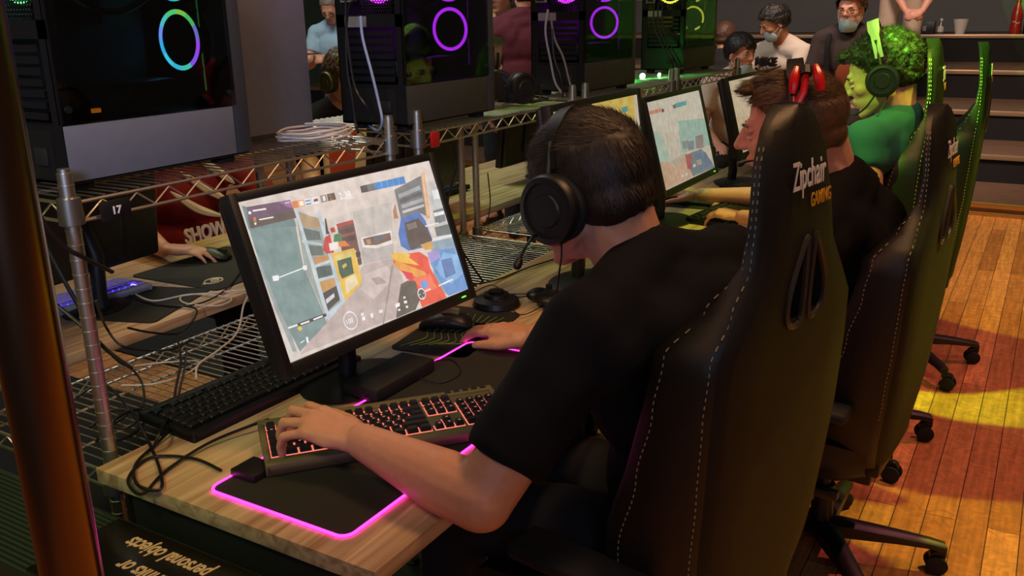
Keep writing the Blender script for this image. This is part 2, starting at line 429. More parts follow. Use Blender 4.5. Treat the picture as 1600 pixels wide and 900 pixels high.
RK = [(.88, 1.735), (1.85, 2.715), (2.81, 3.62), (3.68, 4.52)]
for (a, b), lb in zip(RK, ['chrome wire rack at the near end of the row under the rainbow lit computer', 'chrome wire rack carrying the first purple lit computer', 'chrome wire rack behind the seated player, under the second purple lit computer', 'farthest chrome wire rack, tinted green under the yellow lit computer']):
    rack(a, b, lb)
t = thing('number_tag', 'small black tag reading 17 hung on the nearest shelf rail', 'tag', (-1.376, .958, 1.172))
MB().bx(-.0015, .0015, -.030, .030, -.014, .02, .001).build('tag_plate', BLACK, t)
text_obj('number', '17', .019, frame((.0018, -.009, -.004), (0, 1, 0), (0, 0, 1)), WHITE, t, offset=.0005)
t = thing('red_clip', 'small red plastic clip on the rack post left of the second monitor row', 'clip', (-1.372, 1.905, 1.178))
MB().bx(-.004, .004, -.018, .018, -.02, .02, .003).build('clip_body', REDP, t)

# the big polished pole in the foreground
POLEM = mat('polished bronze steel pole', (116, 90, 72), .24, 1.)
t = thing('metal_pole', 'thick polished metal pole standing in the left foreground', 'pole', (-.668, .372, 0))
MB().cyl((0, 0, .01), (0, 0, 2.6), .0245, n=48).build('pole_tube', POLEM, t)
MB().lathe([(.09, 0), (.09, .008), (.03, .012), (.026, .03)], n=32).build('base_plate', BLACK, t)

# ribbed case and sign
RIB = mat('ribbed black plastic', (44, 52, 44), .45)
t = thing('ribbed_case', 'black case with ribbed top, lit green, at the end of the desk', 'case', (-1.5, .69, 0))
m = MB(); m.bx(-.35, .68, -.06+.0, .125, 0, .675, .006)
k = -.055
while k < .12: m.cyl((-.345, k, .676), (.675, k, .676), .0034, n=8); k += .0098
m.build('case_body', RIB, t)
MB().bx(-.355, .685, -.066, -.05, .60, .63, .003).build('edge_band', SATIN, t)
t = thing('notice_board', 'black sign with upside down cream lettering lying on the ribbed case', 'sign', (-.98, .715, .681))
MB().bx(-.282, .30, -.082, .083, .0, .005, .001).build('board', mat('glossy black sign', (22, 20, 18), .25, spec=.6), t)
CREAM = mat('cream lettering', (214, 190, 150), .6)
text_obj('lettering', 'no drinks or', .042, frame((-.165, .012, .0052), (-1, 0, 0), (0, -1, 0)), CREAM, t, shear=.25, offset=.001, xs=.66, depth=.0003, align='RIGHT')
text_obj('lettering', 'personal objects', .042, frame((-.207, .060, .0052), (-1, 0, 0), (0, -1, 0)), CREAM, t, shear=.25, offset=.001, xs=.66, depth=.0003, align='RIGHT')

# picture patches of the lit screens: colour, outline in screen fractions
SCR1 = [((214,200,190),[(0.0,1.0),(1.0,1.0),(1.0,0.0),(0.0,0.0)]),((222,206,196),[(0.0,1.0),(1.0,1.0),(0.994,0.843),(0.738,0.859),(0.494,0.783),(0.339,0.768),(0.194,0.963)]),((198,190,182),[(0.493,0.779),(0.709,0.776),(0.631,0.4),(0.461,0.423)]),((186,178,172),[(0.595,0.779),(0.601,0.779),(0.537,0.411),(0.532,0.412)]),((186,178,172),[(0.482,0.526),(0.653,0.509),(0.631,0.4),(0.464,0.422)]),((232,224,214),[(0.492,0.596),(0.662,0.588),(0.648,0.498),(0.556,0.497),(0.488,0.533)]),((120,84,66),[(0.501,0.586),(0.547,0.584),(0.651,0.573),(0.646,0.523),(0.561,0.519),(0.502,0.542)]),((90,100,110),[(0.552,0.573),(0.59,0.577),(0.631,0.556),(0.564,0.531)]),((180,140,110),[(0.515,0.574),(0.538,0.572),(0.537,0.541),(0.516,0.54)]),((190,172,166),[(0.463,0.419),(0.63,0.397),(0.64,0.282),(0.658,0.006),(0.053,0.024),(0.195,0.152),(0.323,0.245)]),((206,190,182),[(0.463,0.36),(0.583,0.364),(0.589,0.267),(0.462,0.178),(0.413,0.274)]),((160,146,142),[(0.604,0.355),(0.617,0.353),(0.474,0.0),(0.466,0.0)]),((170,150,146),[(0.481,0.316),(0.525,0.311),(0.556,0.254),(0.498,0.262)]),((206,200,192),[(0.0,1.0),(0.028,0.939),(0.01,0.69),(0.033,0.303),(0.054,0.027),(0.0,0.0),(0.0,0.403)]),((150,160,158),[(0.005,0.692),(0.016,0.639),(0.048,0.213),(0.046,0.047),(0.031,0.057),(0.016,0.328)]),((112,142,140),[(0.017,0.978),(0.213,0.83),(0.188,0.532),(0.209,0.214),(0.209,0.145),(0.059,0.04),(0.031,0.32),(0.014,0.68)]),((100,130,130),[(0.017,0.978),(0.213,0.83),(0.213,0.778),(0.014,0.834)]),((150,160,150),[(0.231,0.878),(0.339,0.768),(0.324,0.563),(0.311,0.251),(0.216,0.159),(0.19,0.515)]),((178,150,110),[(0.243,0.853),(0.325,0.791),(0.316,0.724),(0.236,0.77)]),((86,104,104),[(0.237,0.761),(0.306,0.71),(0.302,0.655),(0.235,0.681)]),((96,110,100),[(0.233,0.647),(0.298,0.615),(0.293,0.558),(0.231,0.58)]),((196,132,74),[(0.242,0.561),(0.314,0.549),(0.307,0.496),(0.24,0.51)]),((70,90,90),[(0.241,0.501),(0.31,0.484),(0.302,0.405),(0.236,0.426)]),((200,150,80),[(0.236,0.409),(0.307,0.403),(0.297,0.328),(0.233,0.341)]),((52,52,56),[(0.234,0.331),(0.31,0.349),(0.301,0.256),(0.229,0.213)]),((196,210,216),[(0.226,0.879),(0.24,0.872),(0.232,0.171),(0.214,0.168)]),((186,204,214),[(0.323,0.84),(0.339,0.835),(0.318,0.237),(0.301,0.234)]),((186,204,214),[(0.215,0.689),(0.301,0.633),(0.3,0.618),(0.216,0.671)]),((186,204,214),[(0.228,0.515),(0.318,0.521),(0.317,0.502),(0.226,0.496)]),((186,204,214),[(0.233,0.427),(0.31,0.419),(0.309,0.402),(0.234,0.406)]),((186,204,214),[(0.222,0.199),(0.322,0.253),(0.323,0.234),(0.219,0.154)]),((40,40,42),[(0.282,0.3),(0.293,0.302),(0.294,0.28),(0.283,0.279)]),((214,216,216),[(0.237,0.287),(0.284,0.308),(0.281,0.283),(0.236,0.259)]),((170,60,50),[(0.394,0.727),(0.481,0.727),(0.481,0.704),(0.394,0.702)]),((108,64,54),[(0.394,0.702),(0.481,0.704),(0.458,0.427),(0.439,0.425),(0.45,0.53),(0.38,0.54)]),((70,48,46),[(0.398,0.685),(0.472,0.681),(0.468,0.65),(0.396,0.655)]),((70,48,46),[(0.395,0.632),(0.468,0.628),(0.463,0.594),(0.395,0.602)]),((150,70,60),[(0.395,0.649),(0.469,0.644),(0.468,0.634),(0.395,0.638)]),((60,44,44),[(0.443,0.514),(0.468,0.511),(0.463,0.479),(0.441,0.479)]),((60,44,44),[(0.441,0.468),(0.463,0.466),(0.458,0.435),(0.439,0.436)]),((200,50,44),[(0.322,0.665),(0.351,0.676),(0.346,0.616),(0.343,0.555),(0.307,0.561),(0.295,0.592)]),((44,120,70),[(0.369,0.665),(0.403,0.665),(0.398,0.604),(0.4,0.568),(0.366,0.596),(0.357,0.629)]),((190,44,44),[(0.359,0.711),(0.38,0.714),(0.381,0.682),(0.359,0.68)]),((40,36,36),[(0.349,0.782),(0.355,0.78),(0.348,0.703),(0.35,0.676),(0.332,0.683)]),((222,120,44),[(0.377,0.613),(0.41,0.609),(0.428,0.566),(0.37,0.583)]),((240,228,220),[(0.331,0.621),(0.377,0.616),(0.371,0.57),(0.326,0.571)]),((232,186,60),[(0.326,0.553),(0.444,0.545),(0.431,0.311),(0.323,0.234)]),((222,200,120),[(0.338,0.536),(0.427,0.528),(0.425,0.486),(0.336,0.494)]),((44,84,60),[(0.343,0.498),(0.416,0.496),(0.404,0.386),(0.341,0.378),(0.337,0.416)]),((214,180,70),[(0.36,0.459),(0.382,0.468),(0.383,0.449),(0.361,0.437)]),((228,214,170),[(0.352,0.365),(0.412,0.383),(0.409,0.312),(0.338,0.273)]),((110,114,116),[(0.745,0.853),(0.924,0.907),(0.891,0.604),(0.843,0.654),(0.732,0.645)]),((164,168,170),[(0.759,0.814),(0.898,0.841),(0.897,0.811),(0.758,0.787)]),((80,84,88),[(0.756,0.776),(0.896,0.796),(0.896,0.768),(0.755,0.749)]),((164,168,170),[(0.756,0.738),(0.894,0.748),(0.893,0.721),(0.755,0.711)]),((196,196,196),[(0.752,0.696),(0.889,0.702),(0.888,0.683),(0.753,0.677)]),((214,160,110),[(0.924,0.923),(0.948,0.929),(0.902,0.594),(0.878,0.594)]),((236,196,160),[(0.932,0.921),(0.941,0.927),(0.897,0.612),(0.888,0.607)]),((176,120,90),[(0.702,0.713),(0.727,0.762),(0.718,0.654),(0.694,0.658)]),((190,192,190),[(0.966,0.851),(1.0,0.783),(0.995,0.475),(0.916,0.565)]),((226,228,228),[(0.961,0.782),(1.0,0.78),(0.997,0.71),(0.956,0.717)]),((110,120,120),[(0.931,0.636),(1.0,0.637),(0.991,0.539),(0.921,0.533)]),((238,238,238),[(0.93,0.62),(0.996,0.614),(0.993,0.589),(0.93,0.592)]),((96,110,112),[(0.909,0.517),(1.0,0.51),(1.0,0.432),(0.906,0.448)]),((224,228,230),[(0.872,0.445),(1.0,0.428),(1.0,0.412),(0.872,0.425)]),((140,164,180),[(0.858,0.422),(1.0,0.406),(1.0,0.0),(0.871,0.01),(0.805,0.091)]),((56,110,184),[(0.734,0.652),(0.846,0.653),(0.868,0.582),(0.875,0.436),(0.841,0.393),(0.785,0.405),(0.719,0.414),(0.686,0.464),(0.692,0.548)]),((74,62,54),[(0.743,0.61),(0.831,0.615),(0.861,0.535),(0.872,0.437),(0.834,0.4),(0.78,0.417),(0.734,0.412),(0.731,0.475)]),((120,112,104),[(0.751,0.594),(0.81,0.596),(0.81,0.553),(0.754,0.554)]),((206,156,70),[(0.794,0.427),(0.859,0.43),(0.873,0.401),(0.858,0.37),(0.813,0.381)]),((232,74,40),[(0.625,0.433),(0.686,0.401),(0.779,0.382),(0.818,0.323),(0.812,0.247),(0.855,0.003),(0.81,0.0),(0.698,0.005),(0.693,0.143),(0.654,0.276),(0.618,0.349)]),((240,190,60),[(0.617,0.425),(0.649,0.431),(0.723,0.386),(0.71,0.368),(0.756,0.29),(0.672,0.345),(0.625,0.384)]),((236,160,60),[(0.634,0.38),(0.774,0.233),(0.82,0.084),(0.784,0.14),(0.645,0.303),(0.616,0.346)]),((222,40,60),[(0.653,0.296),(0.705,0.254),(0.698,0.209),(0.662,0.231)]),((244,110,80),[(0.696,0.219),(0.802,0.211),(0.805,0.091),(0.738,0.093)]),((110,150,210),[(0.726,0.176),(0.768,0.177),(0.772,0.126),(0.732,0.121)]),((166,150,210),[(0.821,0.361),(0.89,0.349),(0.89,0.293),(0.82,0.279)]),((90,146,206),[(0.82,0.279),(0.89,0.293),(0.895,0.352),(0.988,0.326),(1.0,0.002),(0.87,0.008),(0.845,0.112)]),((130,180,226),[(0.842,0.233),(0.919,0.322),(1.0,0.267),(1.0,0.123),(0.908,0.083),(0.859,0.166)]),((78,120,176),[(0.888,0.274),(0.957,0.265),(0.954,0.144),(0.883,0.135)]),((84,78,66),[(0.622,0.211),(0.664,0.218),(0.706,0.195),(0.7,0.062),(0.658,0.006),(0.542,0.004),(0.572,0.087)]),((96,66,96),[(0.033,0.963),(0.221,0.949),(0.223,0.874),(0.023,0.886)]),((82,66,62),[(0.023,0.889),(0.223,0.877),(0.223,0.83),(0.023,0.834)]),((150,100,150),[(0.167,0.953),(0.221,0.949),(0.222,0.894),(0.196,0.91)]),((206,120,60),[(0.045,0.894),(0.056,0.894),(0.053,0.869),(0.042,0.87)]),((240,236,230),[(0.052,0.938),(0.108,0.932),(0.108,0.922),(0.052,0.928)]),((240,236,230),[(0.066,0.877),(0.128,0.872),(0.127,0.864),(0.067,0.869)]),((240,236,230),[(0.033,0.934),(0.044,0.934),(0.043,0.918),(0.032,0.918)]),((240,236,230),[(0.194,0.938),(0.217,0.935),(0.216,0.932),(0.194,0.932)]),((240,236,230),[(0.042,0.863),(0.052,0.863),(0.048,0.848),(0.042,0.848)]),((226,130,70),[(0.224,0.935),(0.252,0.933),(0.249,0.889),(0.222,0.891)]),((236,160,90),[(0.253,0.932),(0.28,0.931),(0.278,0.888),(0.25,0.89)]),((242,236,230),[(0.257,0.924),(0.274,0.924),(0.274,0.895),(0.255,0.896)]),((242,236,230),[(0.284,0.931),(0.312,0.931),(0.309,0.887),(0.281,0.889)]),((90,150,200),[(0.284,0.922),(0.31,0.921),(0.308,0.911),(0.284,0.912)]),((90,150,200),[(0.283,0.902),(0.309,0.901),(0.308,0.891),(0.283,0.892)]),((242,236,230),[(0.317,0.93),(0.348,0.929),(0.346,0.885),(0.313,0.887)]),((110,70,100),[(0.324,0.917),(0.345,0.919),(0.344,0.9),(0.323,0.9)]),((150,136,130),[(0.359,0.93),(0.39,0.929),(0.386,0.883),(0.355,0.884)]),((240,236,230),[(0.37,0.923),(0.381,0.922),(0.379,0.892),(0.368,0.892)]),((84,62,46),[(0.393,0.93),(0.431,0.929),(0.43,0.883),(0.39,0.883)]),((74,66,62),[(0.568,0.932),(0.606,0.932),(0.603,0.883),(0.565,0.885)]),((110,110,110),[(0.606,0.932),(0.645,0.932),(0.643,0.882),(0.603,0.883)]),((40,130,200),[(0.646,0.932),(0.821,0.93),(0.82,0.877),(0.643,0.882)]),((90,180,230),[(0.681,0.931),(0.685,0.932),(0.681,0.882),(0.678,0.881)]),((90,180,230),[(0.715,0.931),(0.719,0.932),(0.715,0.881),(0.712,0.88)]),((90,180,230),[(0.75,0.931),(0.753,0.932),(0.75,0.88),(0.747,0.88)]),((90,180,230),[(0.785,0.93),(0.788,0.931),(0.785,0.88),(0.782,0.879)]),((40,40,40),[(0.083,0.208),(0.218,0.206),(0.217,0.186),(0.085,0.185)]),((240,240,240),[(0.096,0.201),(0.137,0.2),(0.136,0.19),(0.096,0.191)]),((240,240,240),[(0.155,0.2),(0.2,0.201),(0.199,0.191),(0.156,0.19)]),((240,240,240),[(0.041,0.207),(0.082,0.205),(0.082,0.194),(0.042,0.196)]),((222,190,60),[(0.089,0.191),(0.099,0.169),(0.086,0.156),(0.076,0.178)]),((240,240,240),[(0.1,0.11),(0.109,0.109),(0.106,0.072),(0.097,0.072)]),((236,238,238),[(0.071,0.093),(0.09,0.098),(0.089,0.092),(0.072,0.086)]),((236,238,238),[(0.059,0.51),(0.182,0.522),(0.182,0.515),(0.058,0.504)]),((236,238,238),[(0.044,0.528),(0.071,0.523),(0.066,0.492),(0.042,0.497)]),((236,238,238),[(0.182,0.532),(0.201,0.53),(0.197,0.501),(0.181,0.505)]),((240,236,230),[(0.473,0.873),(0.522,0.871),(0.521,0.865),(0.473,0.868)]),((236,232,226),[(0.857,0.55),(0.942,0.544),(0.941,0.534),(0.855,0.539)]),((236,232,226),[(0.827,0.11),(0.926,0.116),(0.925,0.104),(0.827,0.097)]),((236,232,226),[(0.717,0.109),(0.775,0.109),(0.775,0.099),(0.718,0.099)]),((240,240,240),[(0.375,0.126),(0.391,0.122),(0.386,0.103),(0.373,0.106)]),((240,240,240),[(0.374,0.098),(0.39,0.097),(0.387,0.073),(0.372,0.074)]),((240,240,240),[(0.419,0.097),(0.433,0.097),(0.43,0.069),(0.418,0.068)]),((240,240,240),[(0.466,0.099),(0.486,0.096),(0.484,0.075),(0.464,0.078)]),((240,240,240),[(0.559,0.097),(0.584,0.096),(0.58,0.071),(0.556,0.072)]),((240,240,240),[(0.613,0.124),(0.625,0.122),(0.623,0.108),(0.611,0.11)]),((240,240,240),[(0.608,0.095),(0.626,0.091),(0.623,0.073),(0.607,0.077)]),((240,240,240),[(0.564,0.057),(0.577,0.056),(0.576,0.041),(0.564,0.044)]),((240,240,240),[(0.611,0.056),(0.623,0.054),(0.621,0.04),(0.61,0.043)])]
SCR3 = [((226,214,186),[(0.0,1.0),(1.0,1.0),(1.0,0.0),(0.0,0.0)]),((232,222,196),[(0.0,1.0),(1.0,1.0),(0.999,0.644),(0.43,0.579),(0.0,0.69)]),((170,206,184),[(0.475,0.705),(1.0,0.641),(1.0,0.291),(0.425,0.332)]),((190,214,190),[(0.0,0.69),(0.147,0.633),(0.203,0.282),(0.041,0.249),(0.003,0.449)]),((206,190,160),[(0.203,0.282),(0.464,0.324),(0.644,0.233),(0.262,0.221)]),((222,180,140),[(0.0,0.33),(0.203,0.282),(0.273,0.038),(0.0,0.0)]),((228,186,150),[(0.218,0.207),(0.524,0.259),(0.627,0.017),(0.114,0.005)]),((150,160,150),[(0.473,0.456),(0.581,0.448),(0.565,0.355),(0.459,0.364)]),((140,150,150),[(0.576,0.435),(0.695,0.425),(0.662,0.321),(0.554,0.331)]),((156,140,130),[(0.739,0.46),(0.903,0.457),(0.858,0.293),(0.707,0.311)]),((120,140,140),[(0.494,0.292),(0.808,0.29),(0.949,0.113),(1.0,0.0),(0.542,0.015),(0.495,0.143)]),((190,90,80),[(0.479,0.295),(0.599,0.282),(0.543,0.108),(0.467,0.126)]),((100,130,150),[(0.634,0.261),(0.874,0.235),(0.964,0.058),(0.687,0.05)]),((190,170,140),[(0.662,0.178),(0.76,0.176),(0.752,0.107),(0.666,0.113)]),((230,150,110),[(0.005,0.903),(0.23,0.904),(0.226,0.859),(0.009,0.865)]),((240,220,200),[(0.239,0.902),(0.441,0.903),(0.435,0.857),(0.235,0.858)]),((90,70,60),[(0.235,0.89),(0.28,0.889),(0.273,0.851),(0.233,0.852)]),((80,180,180),[(0.502,0.913),(0.708,0.912),(0.698,0.861),(0.493,0.86)]),((110,110,100),[(0.441,0.903),(0.499,0.907),(0.493,0.86),(0.442,0.862)]),((240,232,210),[(0.332,0.089),(0.378,0.087),(0.374,0.057),(0.331,0.058)]),((240,232,210),[(0.411,0.088),(0.451,0.088),(0.448,0.061),(0.412,0.061)]),((240,232,210),[(0.582,0.147),(0.638,0.146),(0.63,0.111),(0.579,0.113)])]

# ------------------------------------------------------------------ monitors
SCRN = None
def screen_mesh(patches, W, H, haze=(236, 214, 204)):
    """flat picture: patches laid on the panel, in screen fractions; origin centre, x right, y up, z out"""
    bm = bmesh.new(); cl = bm.loops.layers.float_color.new('Col')
    z = 0.
    for col, pts in patches:
        if isinstance(col[0], tuple):  # per-corner colours
            cols = [srgb(c)+(1,) for c in col]
        else: cols = [tuple(a*.86+b*.14 for a, b in zip(srgb(col), srgb(haze)))+(1,)]*len(pts)
        vs = [bm.verts.new(((u-.5)*W, (v-.5)*H, z)) for u, v in pts]
        try: f = bm.faces.new(vs)
        except ValueError: continue
        if f.normal.z < 0 or True:
            f.normal_update()
            if f.normal.z < 0: f.normal_flip()
        for l in f.loops: l[cl] = cols[vs.index(l.vert)]
        z += .000012
    me = bpy.data.meshes.new('screen'); bm.to_mesh(me); bm.free(); return me
def disc(cx, cy, r, col, n=20, asp=1.776): return (col, [(cx+r*math.cos(2*PI*k/n), cy+r*asp*math.sin(2*PI*k/n)) for k in range(n)])
def ringp(cx, cy, r, w, col, n=24, asp=1.776):
    out = []
    for k in range(n):
        a, b = 2*PI*k/n, 2*PI*(k+1)/n
        out.append((col, [(cx+q*math.cos(t), cy+q*asp*math.sin(t)) for q, t in ((r, a), (r, b), (r-w, b), (r-w, a))]))
    return out
def monitor(name, label, X, Y, zc, yaw, tilt, patches, strength, texts=(), group=None, desk_z=.74, W=.531, H=.299, led=(90, 255, 60), base=True, bs=1.):
    t = thing(name, label, 'monitor', (X, Y, desk_z), yaw, group)
    up = V((-math.sin(tilt), 0, math.cos(tilt))); nrm = V((math.cos(tilt), 0, math.sin(tilt))); c = V((0, 0, zc-desk_z))
    Fm = frame(c, (0, 1, 0), up)
    m = MB()
    b = .017; bb = .024
    for (x0, x1, y0, y1) in ((-W/2-b, -W/2, -H/2-bb, H/2+b), (W/2, W/2+b, -H/2-bb, H/2+b), (-W/2, W/2, H/2, H/2+b), (-W/2, W/2, -H/2-bb, -H/2)):
        m.bx(x0, x1, y0, y1, -.02, .008, .002)
    me = m.mesh('bezel'); me.transform(Fm); bz = link_mesh('bezel', me, BLACK, t)
    m = MB(); m.bx(-W/2-.012, W/2+.012, -H/2-.018, H/2+.012, -.042, -.018, .010); m.bx(-.13, .13, -.12, .10, -.062, -.038, .012)
    me = m.mesh('back_shell'); me.transform(Fm); link_mesh('back_shell', me, BLACK, t)
    me = screen_mesh(patches, W, H); me.transform(Fm @ Matrix.Translation((0, 0, .0015)))
    s = link_mesh('screen', me, attr_emat('lit screen '+label[:18], strength), t)
    for i, (txt, size, u, v, col) in enumerate(texts):
        text_obj('screen_text', txt, size, Fm @ Matrix.Translation(((u-.5)*W, (v-.5)*H, .0026)), emat('lit text %d %d %d' % col, col, strength), s, depth=.0001)
    if led:
        m = MB(); m.bx(W/2-.035, W/2-.021, -H/2-.0135, -H/2-.0105, .007, .0088); me = m.mesh('power_light'); me.transform(Fm); link_mesh('power_light', me, emat('power led %d' % led[0], led, 2.5), bz)
    if base:
        p = c-nrm*.055
        MB().tube([p-up*.02, p+V((-.03, 0, -.10)), (-.075, 0, .05), (-.08, 0, .012)], .02, 12).build('stand_neck', BLACK, t)
        MB().lathe([(.0, .001), (.11, .001), (.115, .006), (.10, .011), (.03, .018), (.0, .018)], Matrix.Translation((-.055, 0, 0)) @ Matrix.Diagonal((.85*bs, 1.15*bs, 1, 1)), 32).build('stand_base', BLACK, t)
    return t
p1 = list(SCR1)
for cx, cy, r in ((.317, .105, .034),): p1 += ringp(cx, cy, r, .004, (240, 240, 240))
p1 += ringp(.716, .095, .023, .004, (240, 240, 240)) + [disc(.716, .095, .019, (80, 74, 64))] + [((240, 240, 240), [(.716-.002, .055), (.716+.002, .055), (.716+.002, .075), (.716-.002, .075)]), ((240, 240, 240), [(.699, .092), (.708, .092), (.708, .098), (.699, .098)]), ((240, 240, 240), [(.724, .092), (.733, .092), (.733, .098), (.724, .098)])]
T1 = [('2:38', .0195, .448, .876, (250, 246, 240)), ('2', .0165, .398, .884, (250, 160, 60)), ('1', .0165, .578, .880, (120, 200, 240)), ('X', .0165, .612, .880, (240, 240, 240)), ('100', .0135, .292, .088, (240, 240, 240))]
T1 += [('?', .0135, u, .882, (240, 250, 255)) for u in (.655, .689, .724, .759, .794)]
monitor('monitor', 'nearest black monitor showing a bright shooter game with 2:38 timer', -1.150, 1.345, 1.036, R(-3.7), R(19), p1, 1.06, T1, 'monitors on the near desks')
YL = [((236, 200, 70), [(0, 0), (1, 0), (1, 1), (0, 1)]), ((222, 214, 196), [(0, 0), (1, 0), (1, .35), (.93, .75), (.8, .55), (0, .4)]), ((226, 210, 180), [(.93, .62), (1, .5), (1, 1), (.96, 1)]),
      ((240, 214, 100), [(.6, .6), (.64, .6), (.72, 1), (.68, 1)]), ((240, 214, 100), [(.75, .62), (.79, .62), (.86, 1), (.82, 1)]), ((60, 170, 160), [(.78, .86), (.86, .86), (.86, .91), (.78, .91)]), ((150, 150, 130), [(.6, .3), (.9, .35), (.86, .2), (.62, .1)])]
monitor('monitor', 'black monitor with yellow picture, half hidden behind the player in navy', -1.045, 2.238, 1.105, 0, R(8), YL, .62, (), 'monitors on the near desks')
monitor('monitor', 'black monitor showing a pale game scene in front of the green lit hands', -1.13, 3.08, 1.052, R(0.5), R(15), SCR3, .62, (), 'monitors on the near desks')
S4 = [((222, 196, 150), [(0, 0), (1, 0), (1, 1), (0, 1)]), ((232, 208, 168), [(0, .5), (1, .4), (1, 1), (0, 1)]), ((236, 200, 90), [(.12, .82), (.17, .82), (.17, .88), (.12, .88)]), ((190, 180, 150), [(0, 0), (.5, .1), (.3, .4), (0, .3)])]
monitor('monitor', 'farthest near side monitor, cream screen behind the profile of the red headset player', -1.13, 3.95, 1.06, 0, R(15), S4, .62, (), 'monitors on the near desks')
DK = [((90, 96, 90), [(0, 0), (1, 0), (1, 1), (0, 1)]), ((120, 126, 110), [(.2, .2), (.8, .3), (.7, .7), (.3, .6)])]
for (yy, xx, zz, rz, lb) in ((1.00, -2.07, 1.045, 176, 'black monitor seen from behind at the far left, beside the nearest rack post'), (1.385, -2.20, 1.0, 187, 'black monitor seen from behind, left of the red jersey'),
                         (2.78, -2.10, .99, 180, 'black monitor seen from behind above the blue lit keyboard'), (3.72, -2.12, .99, 180, 'black monitor seen from behind, right of the pair of inner rack posts')):
    monitor('monitor', lb, xx, yy, zz, R(rz), R(6), DK, .5, (), 'monitors on the far desks', bs=.72)

# ------------------------------------------------------------------ computers
def hexgrid(mb, x0, x1, z0, z1, y, cell=.0085, hole=.74, th=.0016):
    dx = cell*math.sqrt(3); dz = cell*1.5; row = 0; z = z0
    while z < z1:
        x = x0+(dx/2 if row % 2 else 0)
        while x < x1:
            o = [V((x+cell*math.sin(PI/3*k), y, z+cell*math.cos(PI/3*k))) for k in range(6)]
            i = [V((x+cell*hole*math.sin(PI/3*k), y, z+cell*hole*math.cos(PI/3*k))) for k in range(6)]
            vo = [mb.bm.verts.new(p) for p in o]; vi = [mb.bm.verts.new(p) for p in i]; vb = [mb.bm.verts.new(p+V((0, th, 0))) for p in i]
            for k in range(6):
                j = (k+1) % 6
                mb.bm.faces.new((vo[k], vo[j], vi[j], vi[k])); mb.bm.faces.new((vi[k], vi[j], vb[j], vb[k]))
            x += dx
        z += dz; row += 1
GLASS = mat('smoked side glass', (120, 126, 134), .03, trans=1., spec=.5)
BOARD = mat('dark circuit board', (14, 20, 24), .5, noise_amt=.5, noise_scale=60)
def ring_colors(kind):
    if kind == 'rainbow': return [(90, 220, 120), (90, 210, 200), (120, 160, 255), (60, 190, 240), (70, 220, 235), (60, 200, 220), (80, 210, 180), (150, 90, 240), (170, 80, 240), (120, 120, 200), (80, 200, 100), (140, 210, 80)]
    if kind == 'purple': return [(190, 40, 235)]*12
    if kind == 'yellow': return [(225, 225, 70)]*12
    return [(80, 230, 120)]*12
def fan(mb_parent, c, axis, kind, strength, r=.056, gap=()):
    """120 mm fan; c centre, axis unit normal"""
    B = basis(axis, (0, 0, 1)) ; M = B.to_4x4(); M.translation = V(c)
    fr = MB()
    for k in range(4):
        a = PI/4+PI/2*k; fr.cyl(M @ V((math.cos(a)*.078, math.sin(a)*.078, -.012)), M @ V((math.cos(a)*.078, math.sin(a)*.078, .012)), .006, n=8)
    fr.lathe([(r+.004, -.012), (r+.010, -.012), (r+.010, .012), (r+.004, .012)], M, 32)
    f = fr.build('fan', BLACK, mb_parent)
    cols = ring_colors(kind); n = 48
    for ci, col in enumerate(sorted(set(cols)) if strength else []):
        m = MB()
        for k in range(n):
            if cols[int(k*12/n)] != col or k in gap: continue
            a0, a1 = 2*PI*k/n, 2*PI*(k+1)/n
            q = [M @ V((rr*math.cos(a), rr*math.sin(a), zz)) for zz in (-.013, .013) for rr, a in ((r-.006, a0), (r+.003, a0), (r+.003, a1), (r-.006, a1))]
            v = [m.bm.verts.new(p) for p in q]
            for fcs in ((0, 1, 2, 3), (7, 6, 5, 4), (0, 4, 5, 1), (1, 5, 6, 2), (2, 6, 7, 3), (3, 7, 4, 0)): m.bm.faces.new([v[i] for i in fcs])
        m.build('light_ring', emat('fan led %d %d %d' % col, col, strength), f)
    m = MB(); m.lathe([(.0, -.01), (.018, -.01), (.02, -.004), (.02, .008), (0, .008)], M, 20)
    for k in range(7):
        a = 2*PI*k/7
        p = [M @ V((rr*math.cos(a+s*.5+t), rr*math.sin(a+s*.5+t), -.006+.01*(t/.5))) for s, rr in ((0, .019), (1, r-.008)) for t in (0, .5)]
        v = [m.bm.verts.new(x) for x in (p[0], p[1], p[3], p[2])]; m.bm.faces.new(v)
    m.build('blades', mat('smoky fan blades', (50, 54, 60), .3), f)
    m = MB(); hexa = [M @ V((.010*math.cos(PI/3*k), .010*math.sin(PI/3*k), -.0112)) for k in range(6)]; m.tube(hexa, .0008, 5, closed=True)
    m.build('hub_emblem', mat('pale grey print', (150, 150, 156), .5), f)
    return f
